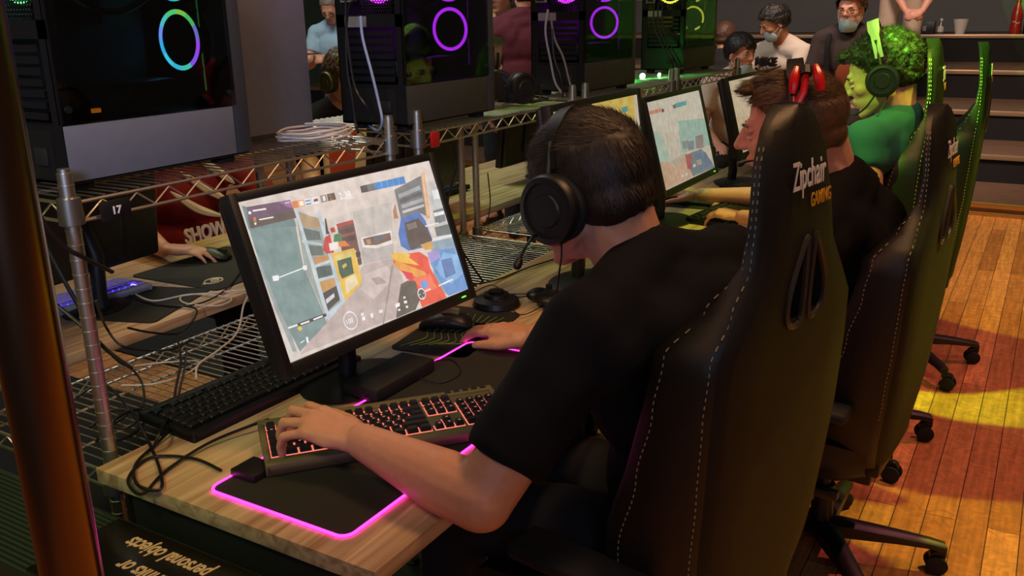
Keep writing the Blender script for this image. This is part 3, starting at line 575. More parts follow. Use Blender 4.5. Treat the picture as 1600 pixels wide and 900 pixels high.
def pc(label, X, Y, kind, strength, rear_kind, L=.40, brand=False, group='gaming computers on the rack shelves', lowm=None, yaw=0, solid=False):
    t = thing('gaming_computer', label, 'computer', (X, Y, 1.2055), yaw, group)
    W, H = .21, .47; h = .016
    x0, x1, y0, y1 = -W/2, W/2, -L/2, L/2
    m = MB(); m.bx(x0, x1, y0, y1, h, h+.004); m.bx(x0, x1, y0, y1, H-.004, H); m.bx(x0, x0+.003, y0, y1, h, H); m.bx(x1-.004, x1-.001, y0, y0+.022, h+.1, H); m.bx(x1-.004, x1-.001, y1-.02, y1, h+.1, H)
    m.build('case_frame', SATIN, t)
    MB().bx(x0, x1, y1-.03, y1+.012, h, H, .005).build('front_panel', mat('dark front panel', (52, 54, 60), .45), t)
    if solid:
        MB().bx(x1-.004, x1+.002, y0+.004, y1+.012, h, H-.004, .001).build('side_panel', GREYM, t)
    else:
        MB().bx(x1-.004, x1, y0+.004, y1-.031, h+.001, h+.098, .001).build('lower_side_panel', lowm or GREYM, t)
        g = MB().bx(x1-.003, x1+.001, y0+.006, y1-.022, h+.101, H-.006).build('glass_panel', GLASS, t)
        m = MB()
        for yy in (y0+.016, y1-.036):
            for zz in (h+.125, H-.03): m.cyl((x1+.001, yy, zz), (x1+.006, yy, zz), .006, n=16)
        split_build(m, 'thumb_screw', SATIN, g)
    m = MB()
    for sx in (x0+.02, x1-.05):
        for sy in (y0+.02, y1-.06): m.bx(sx, sx+.03, sy, sy+.04, 0, h+.001, .003)
    split_build(m, 'foot', RUBBER, t)
    # rear face
    m = MB(); m.bx(x0, x1, y0, y0+.002, h, h+.10); m.bx(x0, x0+.03, y0, y0+.002, h+.1, H); m.bx(x1-.022, x1, y0, y0+.002, h+.1, H); m.bx(x0, x1, y0, y0+.002, h+.24, h+.27); m.bx(x0, x1, y0, y0+.002, H-.03, H)
    m.build('rear_plate', SATIN, t)
    m = MB(); hexgrid(m, x1-.125, x1-.026, h+.275, H-.035, y0, cell=.0048); m.build('rear_grille', SATIN, t, ang=20)
    m = MB()
    for k in range(7): m.bx(x0+.035, x1-.03, y0-.001, y0+.0015, h+.108+k*.0185, h+.12+k*.0185)
    split_build(m, 'slot_cover', SATIN, t)
    m = MB(); m.bx(x0+.02, x0+.062, y0-.002, y0+.004, h+.30, h+.42)
    io = m.build('port_panel', mat('bright port panel', (150, 152, 140), .4, .5), t)
    m = MB()
    for k in range(5): m.bx(x0+.025, x0+.055, y0-.004, y0-.001, h+.305+k*.023, h+.32+k*.023)
    split_build(m, 'port', BLACK, io)
    m = MB(); m.bx(x0+.02, x1-.03, y0-.0015, y0+.003, h+.008, h+.09); ps = m.build('power_supply', BLACK, t)
    MB().bx(x0+.13, x0+.165, y0-.006, y0-.001, h+.03, h+.06, .002).build('power_socket', MATTE, ps)
    MB().bx(x0+.03, x0+.10, y0-.0022, y0-.0012, h+.24, h+.266).build('rating_label', mat('grey label', (120, 118, 124), .6), t)
    if not solid:
        MB().bx(x0+.012, x0+.016, y0+.03, y1-.07, h+.12, H-.02).build('motherboard', BOARD, t)
        MB().bx(x0+.004, x1-.005, y0+.004, y1-.032, h+.096, h+.099).build('inner_shroud', MATTE, t)
        m = MB(); m.bx(x0+.03, x1-.03, y0+.01, y0+.27, h+.118, h+.160, .006)
        g = m.build('graphics_card', mat('graphics card shroud', (24, 26, 28), .35), t)
        MB().bx(x1-.032, x1-.0285, y0+.11, y0+.175, h+.126, h+.150).build('logo_panel', mat('dark green logo plate', (26, 60, 48), .4), g)
        if brand:
            text_obj('logo_text', 'GIGABYTE', .011, frame((x1-.0282, y0+.115, h+.134), (0, 1, 0), (0, 0, 1)), mat('grey green print', (110, 150, 135), .5), g)
            MB().bx(x1-.034, x1-.0285, y0+.082, y0+.098, h+.112, h+.119).build('status_light', emat('amber led', (255, 130, 30), 1.2), g)
        m = MB(); m.bx(x0+.018, x0+.075, y0+.10, y0+.16, h+.30, h+.36, .006); m.build('cooler_block', mat('cooler block', (60, 62, 66), .3, .6), t)
        m = MB()
        m.tube(catmull([(x0+.06, y0+.13, h+.33), (x0+.13, y0+.14, h+.29), (x0+.15, y0+.20, h+.285), (x0+.13, y0+.28, h+.33), (x0+.08, y0+.29, H-.03)], 8), .006, 8)
        m.tube(catmull([(x0+.06, y0+.15, h+.345), (x0+.12, y0+.16, h+.315), (x0+.14, y0+.21, h+.31), (x0+.12, y0+.26, h+.35), (x0+.08, y0+.27, H-.03)], 8), .006, 8)
        split_build(m, 'coolant_tube', CABLE, t)
        m = MB()
        for k in range(4): m.bx(x0+.018, x0+.05, y0+.185+k*.011, y0+.189+k*.011, h+.26, h+.39)
        split_build(m, 'memory_stick', SATIN, t)
        m = MB(); m.cyl((x1-.045, y1-.055, h+.13), (x1-.045, y1-.055, H-.05), .0016, n=6)
        m.build('light_strip', emat('strip %s' % kind, ring_colors(kind)[0], .35), t)
        for zz in (h+.227, h+.360): fan(t, (x0+.105, y1-.045, zz), (0, -1, 0), kind, strength, gap=() if kind != 'yellow' else (20, 21, 22, 23, 24, 25, 30, 31, 32))
        fan(t, (x0+.13, y0+.028, h+.355), (0, -1, 0), rear_kind, strength)
    return t
pc('nearest computer with rainbow lit fans on the first rack', -1.526, 1.113, 'rainbow', 4., 'green', L=.405, brand=True)
pc('computer showing a plain blue grey side beside the rainbow lit one', -1.716, 1.50, 'rainbow', 0, 'green', L=.40, solid=True, yaw=0)
LOWG = mat('charcoal coated steel', (54, 56, 52), .55, .2, noise_amt=.05)
pc('first purple lit computer from the left, grey plug cord at its back', -1.495, 2.02, 'purple', 4.5, 'purple', L=.41, lowm=LOWG)
pc('second purple lit computer, on the third rack behind the navy player', -1.51, 3.06, 'purple', 4.5, 'purple', L=.43, lowm=LOWG)
pc('yellow lit computer on the farthest rack with green glow at its back', -1.60, 4.27, 'yellow', 3., 'yellow', L=.44, lowm=LOWG)

# ------------------------------------------------------------------ keyboards
KEYM = mat('black keycaps', (28, 26, 26), .5)
def keycap(w, d=.0165, h=.009):
    m = MB(); t = .0022
    a = [(-w/2, -d/2, 0), (w/2, -d/2, 0), (w/2, d/2, 0), (-w/2, d/2, 0)]; b = [(-w/2+t, -d/2+t, h), (w/2-t, -d/2+t, h), (w/2-t, d/2-t*.6, h), (-w/2+t, d/2-t*.6, h)]
    m.loft([a, b]); es = [e for e in m.bm.edges]
    bmesh.ops.bevel(m.bm, geom=es, offset=.0009, segments=2, affect='EDGES'); return m.mesh('key')
ROWS = [
 [(0, 1), (2, 1), (3, 1), (4, 1), (5, 1), (6.5, 1), (7.5, 1), (8.5, 1), (9.5, 1), (11, 1), (12, 1), (13, 1), (14, 1), (15.25, 1), (16.25, 1), (17.25, 1)],
 [(i, 1) for i in range(13)]+[(13, 2), (15.25, 1), (16.25, 1), (17.25, 1), (18.5, 1), (19.5, 1), (20.5, 1), (21.5, 1)],
 [(0, 1.5)]+[(1.5+i, 1) for i in range(12)]+[(13.5, 1.5), (15.25, 1), (16.25, 1), (17.25, 1), (18.5, 1), (19.5, 1), (20.5, 1), (21.5, 1)],
 [(0, 1.75)]+[(1.75+i, 1) for i in range(11)]+[(12.75, 2.25), (18.5, 1), (19.5, 1), (20.5, 1)],
 [(0, 2.25)]+[(2.25+i, 1) for i in range(10)]+[(12.25, 2.75), (16.25, 1), (18.5, 1), (19.5, 1), (20.5, 1), (21.5, 1)],
 [(0, 1.25), (1.25, 1.25), (2.5, 1.25), (3.75, 6.25), (10, 1.25), (11.25, 1.25), (12.5, 1.25), (13.75, 1.25), (15.25, 1), (16.25, 1), (17.25, 1), (18.5, 2), (20.5, 1)]]
def keyboard(label, loc, rz, led=None, detail=False, n_units=22.5, bodym=BLACK, depth=.165, group=None, tilt=3, glow=1.0, keym=None):
    t = thing('keyboard', label, 'keyboard', loc, group=group, rot=(R(tilt), 0, rz))
    u = .0192; Wk = n_units*u; mg = .012; W = Wk+2*mg
    m = MB(); m.bx(-W/2, W/2, -depth/2, depth/2, .001, .0174, .003)
    m.bx(-W/2, W/2, -depth/2, -depth/2+.018, .001, .0235, .003); m.bx(-W/2, W/2, depth/2-.02, depth/2, .001, .0215, .003); m.bx(-W/2, -W/2+.010, -depth/2, depth/2, .001, .021, .002); m.bx(W/2-.010, W/2, -depth/2, depth/2, .001, .021, .002)
    m.build('keyboard_body', bodym, t)
    if led:
        m = MB()
        y_top = depth/2-.022
        for r, row in enumerate(ROWS):
            for (x, w) in row:
                if x+w <= n_units: m.box((-Wk/2+(x+w/2)*u, depth/2-.032-(r+(.25 if r else 0))*.0192, .0176), (w*u-.0002, .0187, .0006))
        m.build('backlight', emat('key glow %d %d %d' % led, led, glow), t)
    meshes = {}
    big = None if detail else MB()
    cnt = 0
    for r, row in enumerate(ROWS):
        y = depth/2-.032-(r+(.25 if r else 0))*.0192
        for (x, w) in row:
            if x+w > n_units: continue
            cx = -Wk/2+(x+w/2)*u
            if detail:
                if w not in meshes: meshes[w] = keycap(w*u-.0026)
                nm = 'key' if w < 1.2 else ('space_bar' if w > 6 else 'wide_key')
                o = bpy.data.objects.new(nm, meshes[w]); COL.objects.link(o); o.parent = t; o.location = (cx, y, .0185)
                if not meshes[w].materials: meshes[w].materials.append(KEYM)
                cnt += 1
                if led and w < 1.2 and r > 0:
                    g = MB().bx(-.0022, .0022, -.001, .001, .0089, .0093).mesh('legend') if 'leg' not in meshes else meshes['leg']; meshes['leg'] = g
                    if not g.materials: g.materials.append(emat('key legend %d' % led[0], tuple(min(255, c+40) for c in led), .55))
                    q = bpy.data.objects.new('legend', g); COL.objects.link(q); q.parent = o
            else: big.box((cx, y, .0225), (w*u-.003, .016, .009), bev=.001, seg=1)
    if big: big.build('keys', keym or KEYM, t)
    if detail:
        m = MB()
        for k in range(5): m.bx(Wk/2-.085+k*.018, Wk/2-.085+k*.018+.012, depth/2-.012, depth/2-.005, .0215, .0235, .001)
        split_build(m, 'media_button', KEYM, t)
    return t
OLIVE = mat('dark olive grey keyboard shell', (108, 102, 74), .5, .1)
keyboard('dark grey keyboard with pinkish red glowing keys under the navy player\'s hand', (-.982, 1.178, .748), math.atan2(.77, .64), (255, 128, 108), True, bodym=OLIVE, depth=.175, glow=1.1)
keyboard('unlit black keyboard at the back of the desk, left of the monitor foot', (-1.352, 1.21, .7405), R(88), None, False, group=None)
keyboard('black keyboard with green backlight below the green lit left hand', (-1.00, 3.30, .7405), R(84), (40, 150, 90), False, glow=.35)
keyboard('black keyboard half hidden beyond the third monitor\'s foot', (-1.05, 3.95, .7405), R(70), (120, 60, 190), False, glow=.6)
keyboard('white keyboard with violet glowing keys behind the nearest rack post', (-2.249, 1.433, 0.740), R(-92), (120, 100, 255), False, bodym=mat('white keyboard shell', (190, 186, 190), .4), glow=9., n_units=15, keym=mat('translucent white keycaps', (150, 140, 200), .4))
keyboard('black keyboard with blue glowing keys on the far green lit desk', (-2.26, 3.05, .7405), R(-90), (50, 110, 255), False, glow=2.2)

# ------------------------------------------------------------------ mats and mice
PADM = mat('black cloth mat', (30, 29, 25), .85, noise_amt=.1, noise_scale=400)
def rrect(x0, x1, y0, y1, r, n=6):
    out = []
    for cx, cy, a in ((x1-r, y1-r, 0), (x0+r, y1-r, PI/2), (x0+r, y0+r, PI), (x1-r, y0+r, 1.5*PI)):
        for k in range(n+1): out.append((cx+r*math.cos(a+PI/2*k/n), cy+r*math.sin(a+PI/2*k/n)))
    return out
def pad(name, label, loc, rz, W, D, led=None, z=.003):
    t = thing(name, label, 'mouse mat', loc, rz)
    MB().prism(rrect(-W/2, W/2, -D/2, D/2, .02), z).build('mat_sheet', PADM, t)
    if led:
        MB().tube([(x, y, .0028) for x, y in rrect(-W/2-.001, W/2+.001, -D/2-.001, D/2+.001, .02, 8)], .0023, 8, closed=True).build('light_edge', emat('pink led edge', led, 7.), t)
    return t
t = pad('mouse_mat', 'large black mat with glowing pink edge under the red lit keyboard', (-.970, 1.268, .7405), 0, .296, .79, (255, 40, 190))
MB().bx(-.152, -.094, -.345, -.29, .0, .016, .003).build('light_controller', BLACK, t)
bpy.data.objects[-1] if False else None
t = pad('mouse_mat', 'black mat with green swirl print under the resting black mouse', (-1.19, 1.72, .7405), R(8), .20, .34, None)
GRN = mat('green swirl print', (120, 170, 60), .6)
m = MB()
for k in range(7):
    m.tube(catmull([(-.08+.02*k, -.15+.01*k, .0034), (-.05+.02*k, -.08, .0034), (-.07+.018*k, -.02, .0034), (-.02+.012*k, .04, .0034), (-.05+.02*k, .12, .0034)], 8), .0008, 4)
m.build('swirl_print', GRN, t)
t = pad('mouse_mat', 'black mat with cream ring logo under the red jersey player\'s hand', (-2.18, 1.86, .7405), R(3), .36, .40)
m = MB(); m.tube([(.10+.022*math.cos(a*PI/10), -.135+.03*math.sin(a*PI/10), .0036) for a in range(20)], .0028, 5, closed=True)
m.tube([(.10+.009*math.cos(a*PI/8), -.13+.012*math.sin(a*PI/8), .0036) for a in range(16)], .0028, 5, closed=True); m.bx(.095, .105, -.175, -.165, .003, .0045)
m.build('ring_logo', mat('cream print', (210, 200, 170), .6), t)
pad('mouse_mat', 'second black mat, overlapping in front of the one with the ring logo', (-2.06, 1.50, .7405), R(20), .20, .30)
pad('mouse_mat', 'black mat under the mouse with blue light', (-1.23, 3.46, .7405), R(5), .20, .26)

def mouse(label, loc, rz, side=None, m1=BLACK, strip=None, scale=1.):
    t = thing('computer_mouse', label, 'mouse', loc, rz); t.scale = (scale,)*3
    secs = []
    for x, w, h in ((-.058, .012, .012), (-.054, .024, .022), (-.04, .031, .032), (-.015, .033, .038), (.01, .031, .036), (.035, .030, .028), (.052, .028, .019), (.060, .020, .012)):
        ring = []
        for k in range(16):
            a = 2*PI*k/16; ring.append((x, w*math.cos(a), max(0, h*.52+h*.52*math.sin(a)*(1 if math.sin(a) > 0 else 1))))
        secs.append(ring)
    MB().loft(secs).build('mouse_body', m1, t)
    MB().bx(.012, .056, -.0008, .0008, .024, .0345).build('button_gap', MATTE, t)
    MB().cyl((.030, -.0035, .029), (.030, .0035, .029), .009, n=20).build('scroll_wheel', RUBBER, t)
    if strip: 
        MB().tube([(-.03, 0, .0372), (-.012, 0, .0402), (.008, 0, .0387)], .011, 8).build('palm_patch', strip, t)
    if side: MB().tube([(-.045, -.024, .018), (-.02, -.032, .02), (.02, -.031, .018), (.045, -.027, .014)], .0025, 6).build('side_light', emat('blue mouse led', side, 5.), t)
    return t
mouse('black mouse with grey palm patch resting behind the monitor corner', (-1.222, 1.715, .7445), R(200), strip=mat('grey green patch', (112, 112, 84), .6), scale=1.1)
mouse('dark mouse under the right hand of the navy player', (-1.075, 1.700, .7445), R(178))
mouse('mouse with glowing blue stripe under the green lit right hand', (-1.315, 3.44, .7445), R(172), side=(60, 90, 255))
mouse('black mouse under the hand of the red jersey player', (-2.27, 1.90, .7445), R(20))
mouse('small dark mouse lying beside the second monitor on the lime lit desk', (-1.08, 2.86, .7405), R(150), side=None)

# phone on the second desk
t = thing('phone', 'black phone lying on the lime lit desk near the green lit wrist', 'phone', (-.865, 2.83, .7405), R(100))
MB().bx(-.075, .075, -.037, .037, 0, .009, .003).build('phone_body', BLACK, t)
MB().bx(-.07, .07, -.033, .033, .009, .0094).build('phone_screen', mat('dark phone glass', (10, 10, 12), .08), t)

# small desk clutter behind the mouse: black round game controller-like hub
t = thing('desk_gadget', 'round black knobbed gadget behind the right hand of the navy player', 'gadget', (-1.21, 1.93, .7405))
MB().lathe([(.06, 0), (.064, .006), (.06, .02), (.035, .026), (.033, .036), (.0, .038)], n=28).build('gadget_body', BLACK, t)
MB().lathe([(.02, .037), (.021, .044), (0, .045)], n=20).build('dial', SATIN, t)
t = thing('game_controller', 'black controller with tangled cord beside the round gadget', 'controller', (-1.08, 2.0, .7405), R(60))
m = MB(); m.ell((0, 0, .022), None, (.05, .045, .02)); m.ell((-.01, .055, .02), None, (.035, .022, .018)); m.ell((-.01, -.055, .02), None, (.035, .022, .018))
m.build('controller_body', BLACK, t)
for a, b in ((.01, .03), (-.015, -.02)): MB().cyl((a, b, .036), (a, b, .05), .009, n=14).build('thumbstick', RUBBER, t)
t = thing('wireless_hub', 'flat black box lying on the desk below the nearest monitor', 'box', (-1.128, 1.372, .7445), R(90))
MB().bx(-.10, .10, -.045, .045, 0, .03, .006).build('hub_body', MATTE, t)
# things on the rack shelf between the purple computers

# ------------------------------------------------------------------ gaming chairs, facing -X
def interp(tab, z):
    for a, b in zip(tab[:-1], tab[1:]):
        if a[0] <= z <= b[0]:
            f = (z-a[0])/(b[0]-a[0]); f2 = f*f*(3-2*f)
            return [p+(q-p)*f2 for p, q in zip(a[1:], b[1:])]
    return list(tab[-1][1:])
#        z    halfw  xb    thick  wing
BACK = [(.43, .19, .155, .07, .05), (.52, .235, .165, .07, .12), (.66, .262, .180, .06, .128), (.80, .268, .190, .055, .10), (.92, .270, .195, .055, .075), (1.01, .262, .198, .055, .065), (1.07, .208, .200, .045, .030), (1.13, .155, .200, .036, .004),
        (1.20, .140, .197, .034, .0), (1.27, .122, .190, .034, .0), (1.31, .098, .184, .034, .0), (1.336, .066, .178, .032, 0), (1.352, .025, .170, .024, 0)]
def back_section(z):
    hw, xb, th, g = interp(BACK, z); xf = xb-th
    e = min(.04, hw*.35); pts = []
    right = [(xb+.004, 0), (xb+.002, hw*.5), (xb-.004, hw-e), (xb-.016, hw-e*.35), (xb-.034, hw), (xf-g*.5, hw), (xf-g+.01, hw-.004), (xf-g, hw-.016), (xf-g+.004, hw-.036 if g > .02 else hw-e), (xf-g*.35, hw-e-.03 if g > .02 else hw-e*1.3), (xf, hw*.45), (xf-.004, 0)]
    pts = [(x, y, z) for x, y in right] + [(x, -y, z) for x, y in right[-2:0:-1]]
    return pts
def make_chair(label, loc, rz):
    t = thing('gaming_chair', label, 'chair', loc, rz, 'black gaming chairs along the desks')
    zs_ = [.43, .46, .52, .60, .70, .80, .92, .97, 1.01, 1.04, 1.07, 1.10, 1.13, 1.17, 1.20, 1.24, 1.28, 1.30, 1.32, 1.333, 1.342, 1.348, 1.352]
    m = MB(); m.loft([back_section(z) for z in zs_]); me = m.mesh('backrest')
    # two slanted openings with bezels
    cut = MB(); holes = []
    for s in (1, -1):
        h = [(s*.014, 1.025), (s*.014, 1.135), (s*.022, 1.148), (s*.068, 1.075), (s*.064, 1.025)]
        holes.append(h)
        P = [V((-.2, y, z)) for y, z in h]; Q = [V((.5, y, z)) for y, z in h]
        cut.loft([P, Q])
    cm = cut.mesh('cut'); co = bpy.data.objects.new('cut', cm); COL.objects.link(co)
    try: me2 = bake(me, [('BOOLEAN', dict(object=co, operation='DIFFERENCE', solver='EXACT'))], 'backrest')
    except Exception: me2 = me
    bpy.data.objects.remove(co, do_unlink=True)
    if len(me2.polygons) < 100: me2 = me
    shade(me2, 45)
    # two materials: leather all round, fabric on the flat back
    b = link_mesh('backrest', me2, [LEATHER, FABRICB], t)
    for p in me2.polygons:
        p.material_index = 1 if p.normal.x > .75 else 0
    m = MB()
    for h in holes:
        ring = []
        for y, z in h:
            hw, xb, th, g = interp(BACK, z); ring.append((xb+.004, y, z))
        m = MB(); m.tube(catmull(ring, 5, True), .0055, 6, closed=True); m.build('opening_rim', mat('taupe plastic rim', (52, 48, 42), .5), b)
    # stitching: dashes along the side seams
    for s in (1, -1):
        for off in (0, 1):
            pts = []; m = MB()
            for k in range(120):
                z = .60+(1.31-.60)*k/119; hw, xb, th, g = interp(BACK, z)
                e = min(.04, hw*.35)
                if off == 0: pts.append(V((xb-.024, s*(hw-e*.10), z)))
                else: pts.append(V((xb-min(.040, th*.85)-g*.85, s*(hw+.0006), z)))
            for a in range(0, 118, 2): m.cyl(pts[a], pts[a]+(pts[a+1]-pts[a])*.9, .0010, n=5)
            m.build('stitching', STITCH, b)
    lx = interp(BACK, 1.235)[1]+.0055; lx2 = interp(BACK, 1.197)[1]+.0055
    sl = -(interp(BACK, 1.28)[1]-interp(BACK, 1.20)[1])/.08
    F = frame((lx+.001, -.075, 1.232), (0, 1, 0), (-sl, 0, 1))
    text_obj('logo_text', 'Zipchair', .060, F, WHITE, b, shear=.1, offset=.0004, xs=.62, depth=.0006)
    text_obj('logo_text', 'GAMING', .030, frame((lx2+.001, -.012, 1.200), (0, 1, 0), (-sl, 0, 1)), GOLD, b, shear=.2, offset=.0003, xs=.68, depth=.0006)
    m = MB(); m.bx(lx-.002, lx+.0016, -.070, -.045, 1.258, 1.268); 
    # seat
    m2 = MB(); secs = []
    for x, hw, z0, z1, b_ in ((.12, .20, .40, .455, .02), (.06, .235, .385, .47, .025), (-.12, .25, .38, .475, .03), (-.27, .245, .385, .47, .02), (-.32, .22, .40, .45, .0)):
        secs.append([(x, hw*.9, z0), (x, hw, z0+.02), (x, hw, z1+b_), (x, hw-.03, z1+b_+.006), (x, hw-.08, z1), (x, 0, z1-.004), (x, -hw+.08, z1), (x, -hw+.03, z1+b_+.006), (x, -hw, z1+b_), (x, -hw, z0+.02), (x, -hw*.9, z0)])
    m2.loft(secs); bmesh.ops.subdivide_edges(m2.bm, edges=m2.bm.edges[:], cuts=1, smooth=.6, use_grid_fill=True)
    m2.build('seat', LEATHER, t, 60)
    m.bm.free()
    for s in (1, -1):
        m = MB(); m.bx(-.12, .08, s*.262-.012, s*.262+.012, .36, .385, .004); m.bx(-.04, .02, s*.285-.014, s*.285+.014, .36, .60, .006); m.bx(-.05, .03, s*.27-.03, s*.285+.0, .362, .38, .003)
        a = m.build('armrest', BLACK, t)
        MB().box((-.03, s*.285, .615), (.25, .085, .03), None, .012, seg=3).build('arm_pad', mat('soft black arm pad', (32, 32, 33), .7), a)
    m = MB(); m.box((.125, 0, .42), (.05, .34, .05), None, .01); m.bx(-.10, .12, -.11, .11, .335, .378, .006); m.build('seat_mechanism', SATIN, t)
    MB().cyl((-.02, 0, .10), (-.02, 0, .25), .03, n=20).cyl((-.02, 0, .25), (-.02, 0, .335), .018, n=20).build('gas_column', BLACK, t)
    for k in range(5):
        a = 2*PI*k/5+R(20); d = V((math.cos(a), math.sin(a), 0)); s = V((-d.y, d.x, 0)); c = V((-.02, 0, 0))
        m = MB(); secs = []
        for r, hw, z0, z1 in ((.0, .032, .09, .135), (.06, .03, .09, .135), (.20, .024, .088, .118), (.29, .020, .082, .104), (.325, .018, .07, .095)):
            p = c+d*r; secs.append([p+s*hw+V((0, 0, z0)), p+s*hw+V((0, 0, z1-.008)), p+s*hw*.5+V((0, 0, z1)), p-s*hw*.5+V((0, 0, z1)), p-s*hw+V((0, 0, z1-.008)), p-s*hw+V((0, 0, z0))])
        m.loft(secs); arm = m.build('base_arm', BLACK, t)
        w = c+d*.325; ax = (s*math.cos(.6*k)+d*math.sin(.6*k)).normalized(); tr = V((-ax.y, ax.x, 0))*.018
        m = MB(); m.cyl(w+V((0, 0, .05)), w+V((0, 0, .08)), .008, n=10); m.cyl(w+tr-ax*.012+V((0, 0, .052)), w+tr+ax*.012+V((0, 0, .052)), .019, n=16)
        cs = m.build('caster', BLACK, arm)
        m = MB()
        for q in (-1, 1):
            m.lathe([(.0, 0), (.022, 0), (.028, .004), (.028, .012), (.02, .016), (0, .016)], Matrix.Translation(w+tr+V((0, 0, .0285))+ax*q*.011) @ basis(ax*q).to_4x4(), 20)
        m.build('wheel', RUBBER, cs)
    return t
ch = make_chair('nearest black gaming chair behind the navy shirted player, white and gold lettering', (-.497, 1.425, 0), R(-9))
c2 = copy_tree(ch, (-.385, 2.33, 0), R(-4), 'second black gaming chair from the front, behind the red headset player'); c2.scale = (1, 1, .94)
c3 = copy_tree(ch, (-.505, 3.13, 0), R(3), 'third black gaming chair, behind the green shirted player, its side glowing green'); c3.scale = (1, 1, 1.03)
copy_tree(ch, (-.425, 4.02, 0), R(2), 'farthest black gaming chair, empty, bright green edge nearest the steps')

# ------------------------------------------------------------------ people
def hand_prims(mb, w, d, n, t, curl=(.35, .5, .4), s=1., spread=.06, thumb=(.55, .3), fingers=None):
    """w wrist, d along the hand, n out of its back, t towards the thumb"""
    w = V(w); d = V(d).normalized(); n = V(n); n = (n-d*n.dot(d)).normalized(); t0 = d.cross(n)
    t = t0 if t0.dot(V(t)) > 0 else -t0
    offs = (.028, .0095, -.0095, -.027); kl = (.088, .092, .088, .079); ln = (1., 1.1, 1.02, .82)
    for i in range(4):
        kn = w+d*kl[i]*s+t*offs[i]*s+n*(.002-.003*abs(i-1.3))*s
        mb.cap(w+d*.012*s+t*offs[i]*.55*s, kn, .0145*s, .0115*s, 10)
        c = curl if fingers is None else fingers[i]
        a = 0; p = kn; dd = (d+t*spread*(1.5-i)).normalized(); rr = .0092*s*(1 if i < 3 else .88)
        for j, L in enumerate((.044, .027, .021)):
            a += c[j]; v = (dd*math.cos(a)-n*math.sin(a)).normalized(); q = p+v*L*ln[i]*s
            mb.cap(p, q, rr, rr*.92, 10); p = q; rr *= .92
    mb.ell(w+d*.048*s-n*.004*s, Matrix((d, t, n)).transposed(), (.046*s, .038*s, .015*s), 14)
    b = w+d*.018*s+t*.022*s-n*.006*s; q = b+(d*math.cos(thumb[0])+t*math.sin(thumb[0])-n*.25).normalized()*.048*s
    mb.cap(b, q, .0155*s, .0115*s, 10); mb.ell((b+w+d*.04*s)/2+t*.01*s, None, (.017*s,)*3, 10)
    v = (d*math.cos(thumb[1])+t*math.sin(thumb[1])-n*.15).normalized(); r = q+v*.033*s
    mb.cap(q, r, .0112*s, .010*s, 10); mb.cap(r, r+(v-n*.1).normalized()*.024*s, .010*s, .0082*s, 10)

def head_prims(mb, c, f, u, s=1., fat=1.):
    f = V(f).normalized(); u = V(u); u = (u-f*u.dot(f)).normalized(); l = u.cross(f)
    B = Matrix((f, l, u)).transposed(); P = lambda x, y, z: V(c)+(f*x+l*y+u*z)*s
    mb.ell(P(-.012, 0, .030), B, (.098*s, .077*s, .086*s), 22)
    mb.ell(P(.030, 0, -.010), B, (.066*s, .066*s, .082*s), 18)
    mb.ell(P(.030, 0, -.058), B, (.060*s, .054*s*fat, .048*s), 16)
    mb.cap(P(-.01, .052*fat, -.055), P(.062, .022, -.092), .018*s, .015*s, 10); mb.cap(P(-.01, -.052*fat, -.055), P(.062, -.022, -.092), .018*s, .015*s, 10)
    mb.cap(P(.072, .012, -.095), P(.072, -.012, -.095), .0165*s, None, 10)
    mb.cap(P(.084, .03, .020), P(.084, -.03, .020), .011*s, None, 10)
    mb.cap(P(.092, 0, .014), P(.112, 0, -.024), .0075*s, .0115*s, 10)
    mb.ell(P(.100, .011, -.028), None, (.0085*s,)*3, 8); mb.ell(P(.100, -.011, -.028), None, (.0085*s,)*3, 8)
    mb.ell(P(.087, 0, -.054), B, (.012*s, .024*s, .0065*s), 10); mb.ell(P(.086, 0, -.064), B, (.012*s, .021*s, .0075*s), 10)
    mb.ell(P(.052, .043, -.022), B, (.03*s, .022*s, .024*s), 10); mb.ell(P(.052, -.043, -.022), B, (.03*s, .022*s, .024*s), 10)
    for q in (1, -1):
        mb.ell(P(-.004, q*.078, -.008), B @ Matrix.Rotation(q*.35, 3, 'Z'), (.020*s, .009*s, .033*s), 12)
    return B, P
def displace_near(me, c, rad, vec):
    c = V(c); vec = V(vec)
    for v in me.vertices:
        d2 = (v.co-c).length_squared
        if d2 < rad*rad*6: v.co += vec*math.exp(-d2/(rad*rad))

def base_frame(J):
    up = (V(J['nk'])-V(J['pel'])).normalized(); l = (V(J['sL'])-V(J['sR'])); l = (l-up*l.dot(up)).normalized(); f = l.cross(up)
    return f, l, up, Matrix((f, l, up)).transposed()
def torso_prims(mb, J, g=0., w=1.):
    f, l, up, B = base_frame(J); pel, nk = V(J['pel']), V(J['nk']); che = V(J.get('che', pel.lerp(nk, .66)))
    mid = V(J.get('mid', pel.lerp(che, .5)+f*.01))
    mb.ell(pel, B, (.115*w+g, .165*w+g, .12+g), 18); mb.ell(mid, B, (.112*w+g, .15*w+g, .15+g), 18)
    mb.ell(che, B, (.118*w+g, .168*w+g, .165+g), 18)
    for s, k in (('sL', 1), ('sR', -1)):
        S = V(J[s]); mb.cap(che.lerp(nk, .75)+l*k*.04, S, .062*w+g, .056+g, 12); mb.cap(nk+up*.008-f*.02, S-f*.012, .050+g, .048+g, 12); mb.cap(nk-up*.05-f*.035, S-f*.03-up*.04, .055+g, .05+g, 12)
        mb.ell(S.lerp(nk, .45)-f*.025-up*.06, B, (.078+g, .085+g, .08+g), 12)
        mb.ell(che+l*k*.075*w+up*.05-f*.03, B, (.085+g, .075+g, .10+g), 12)
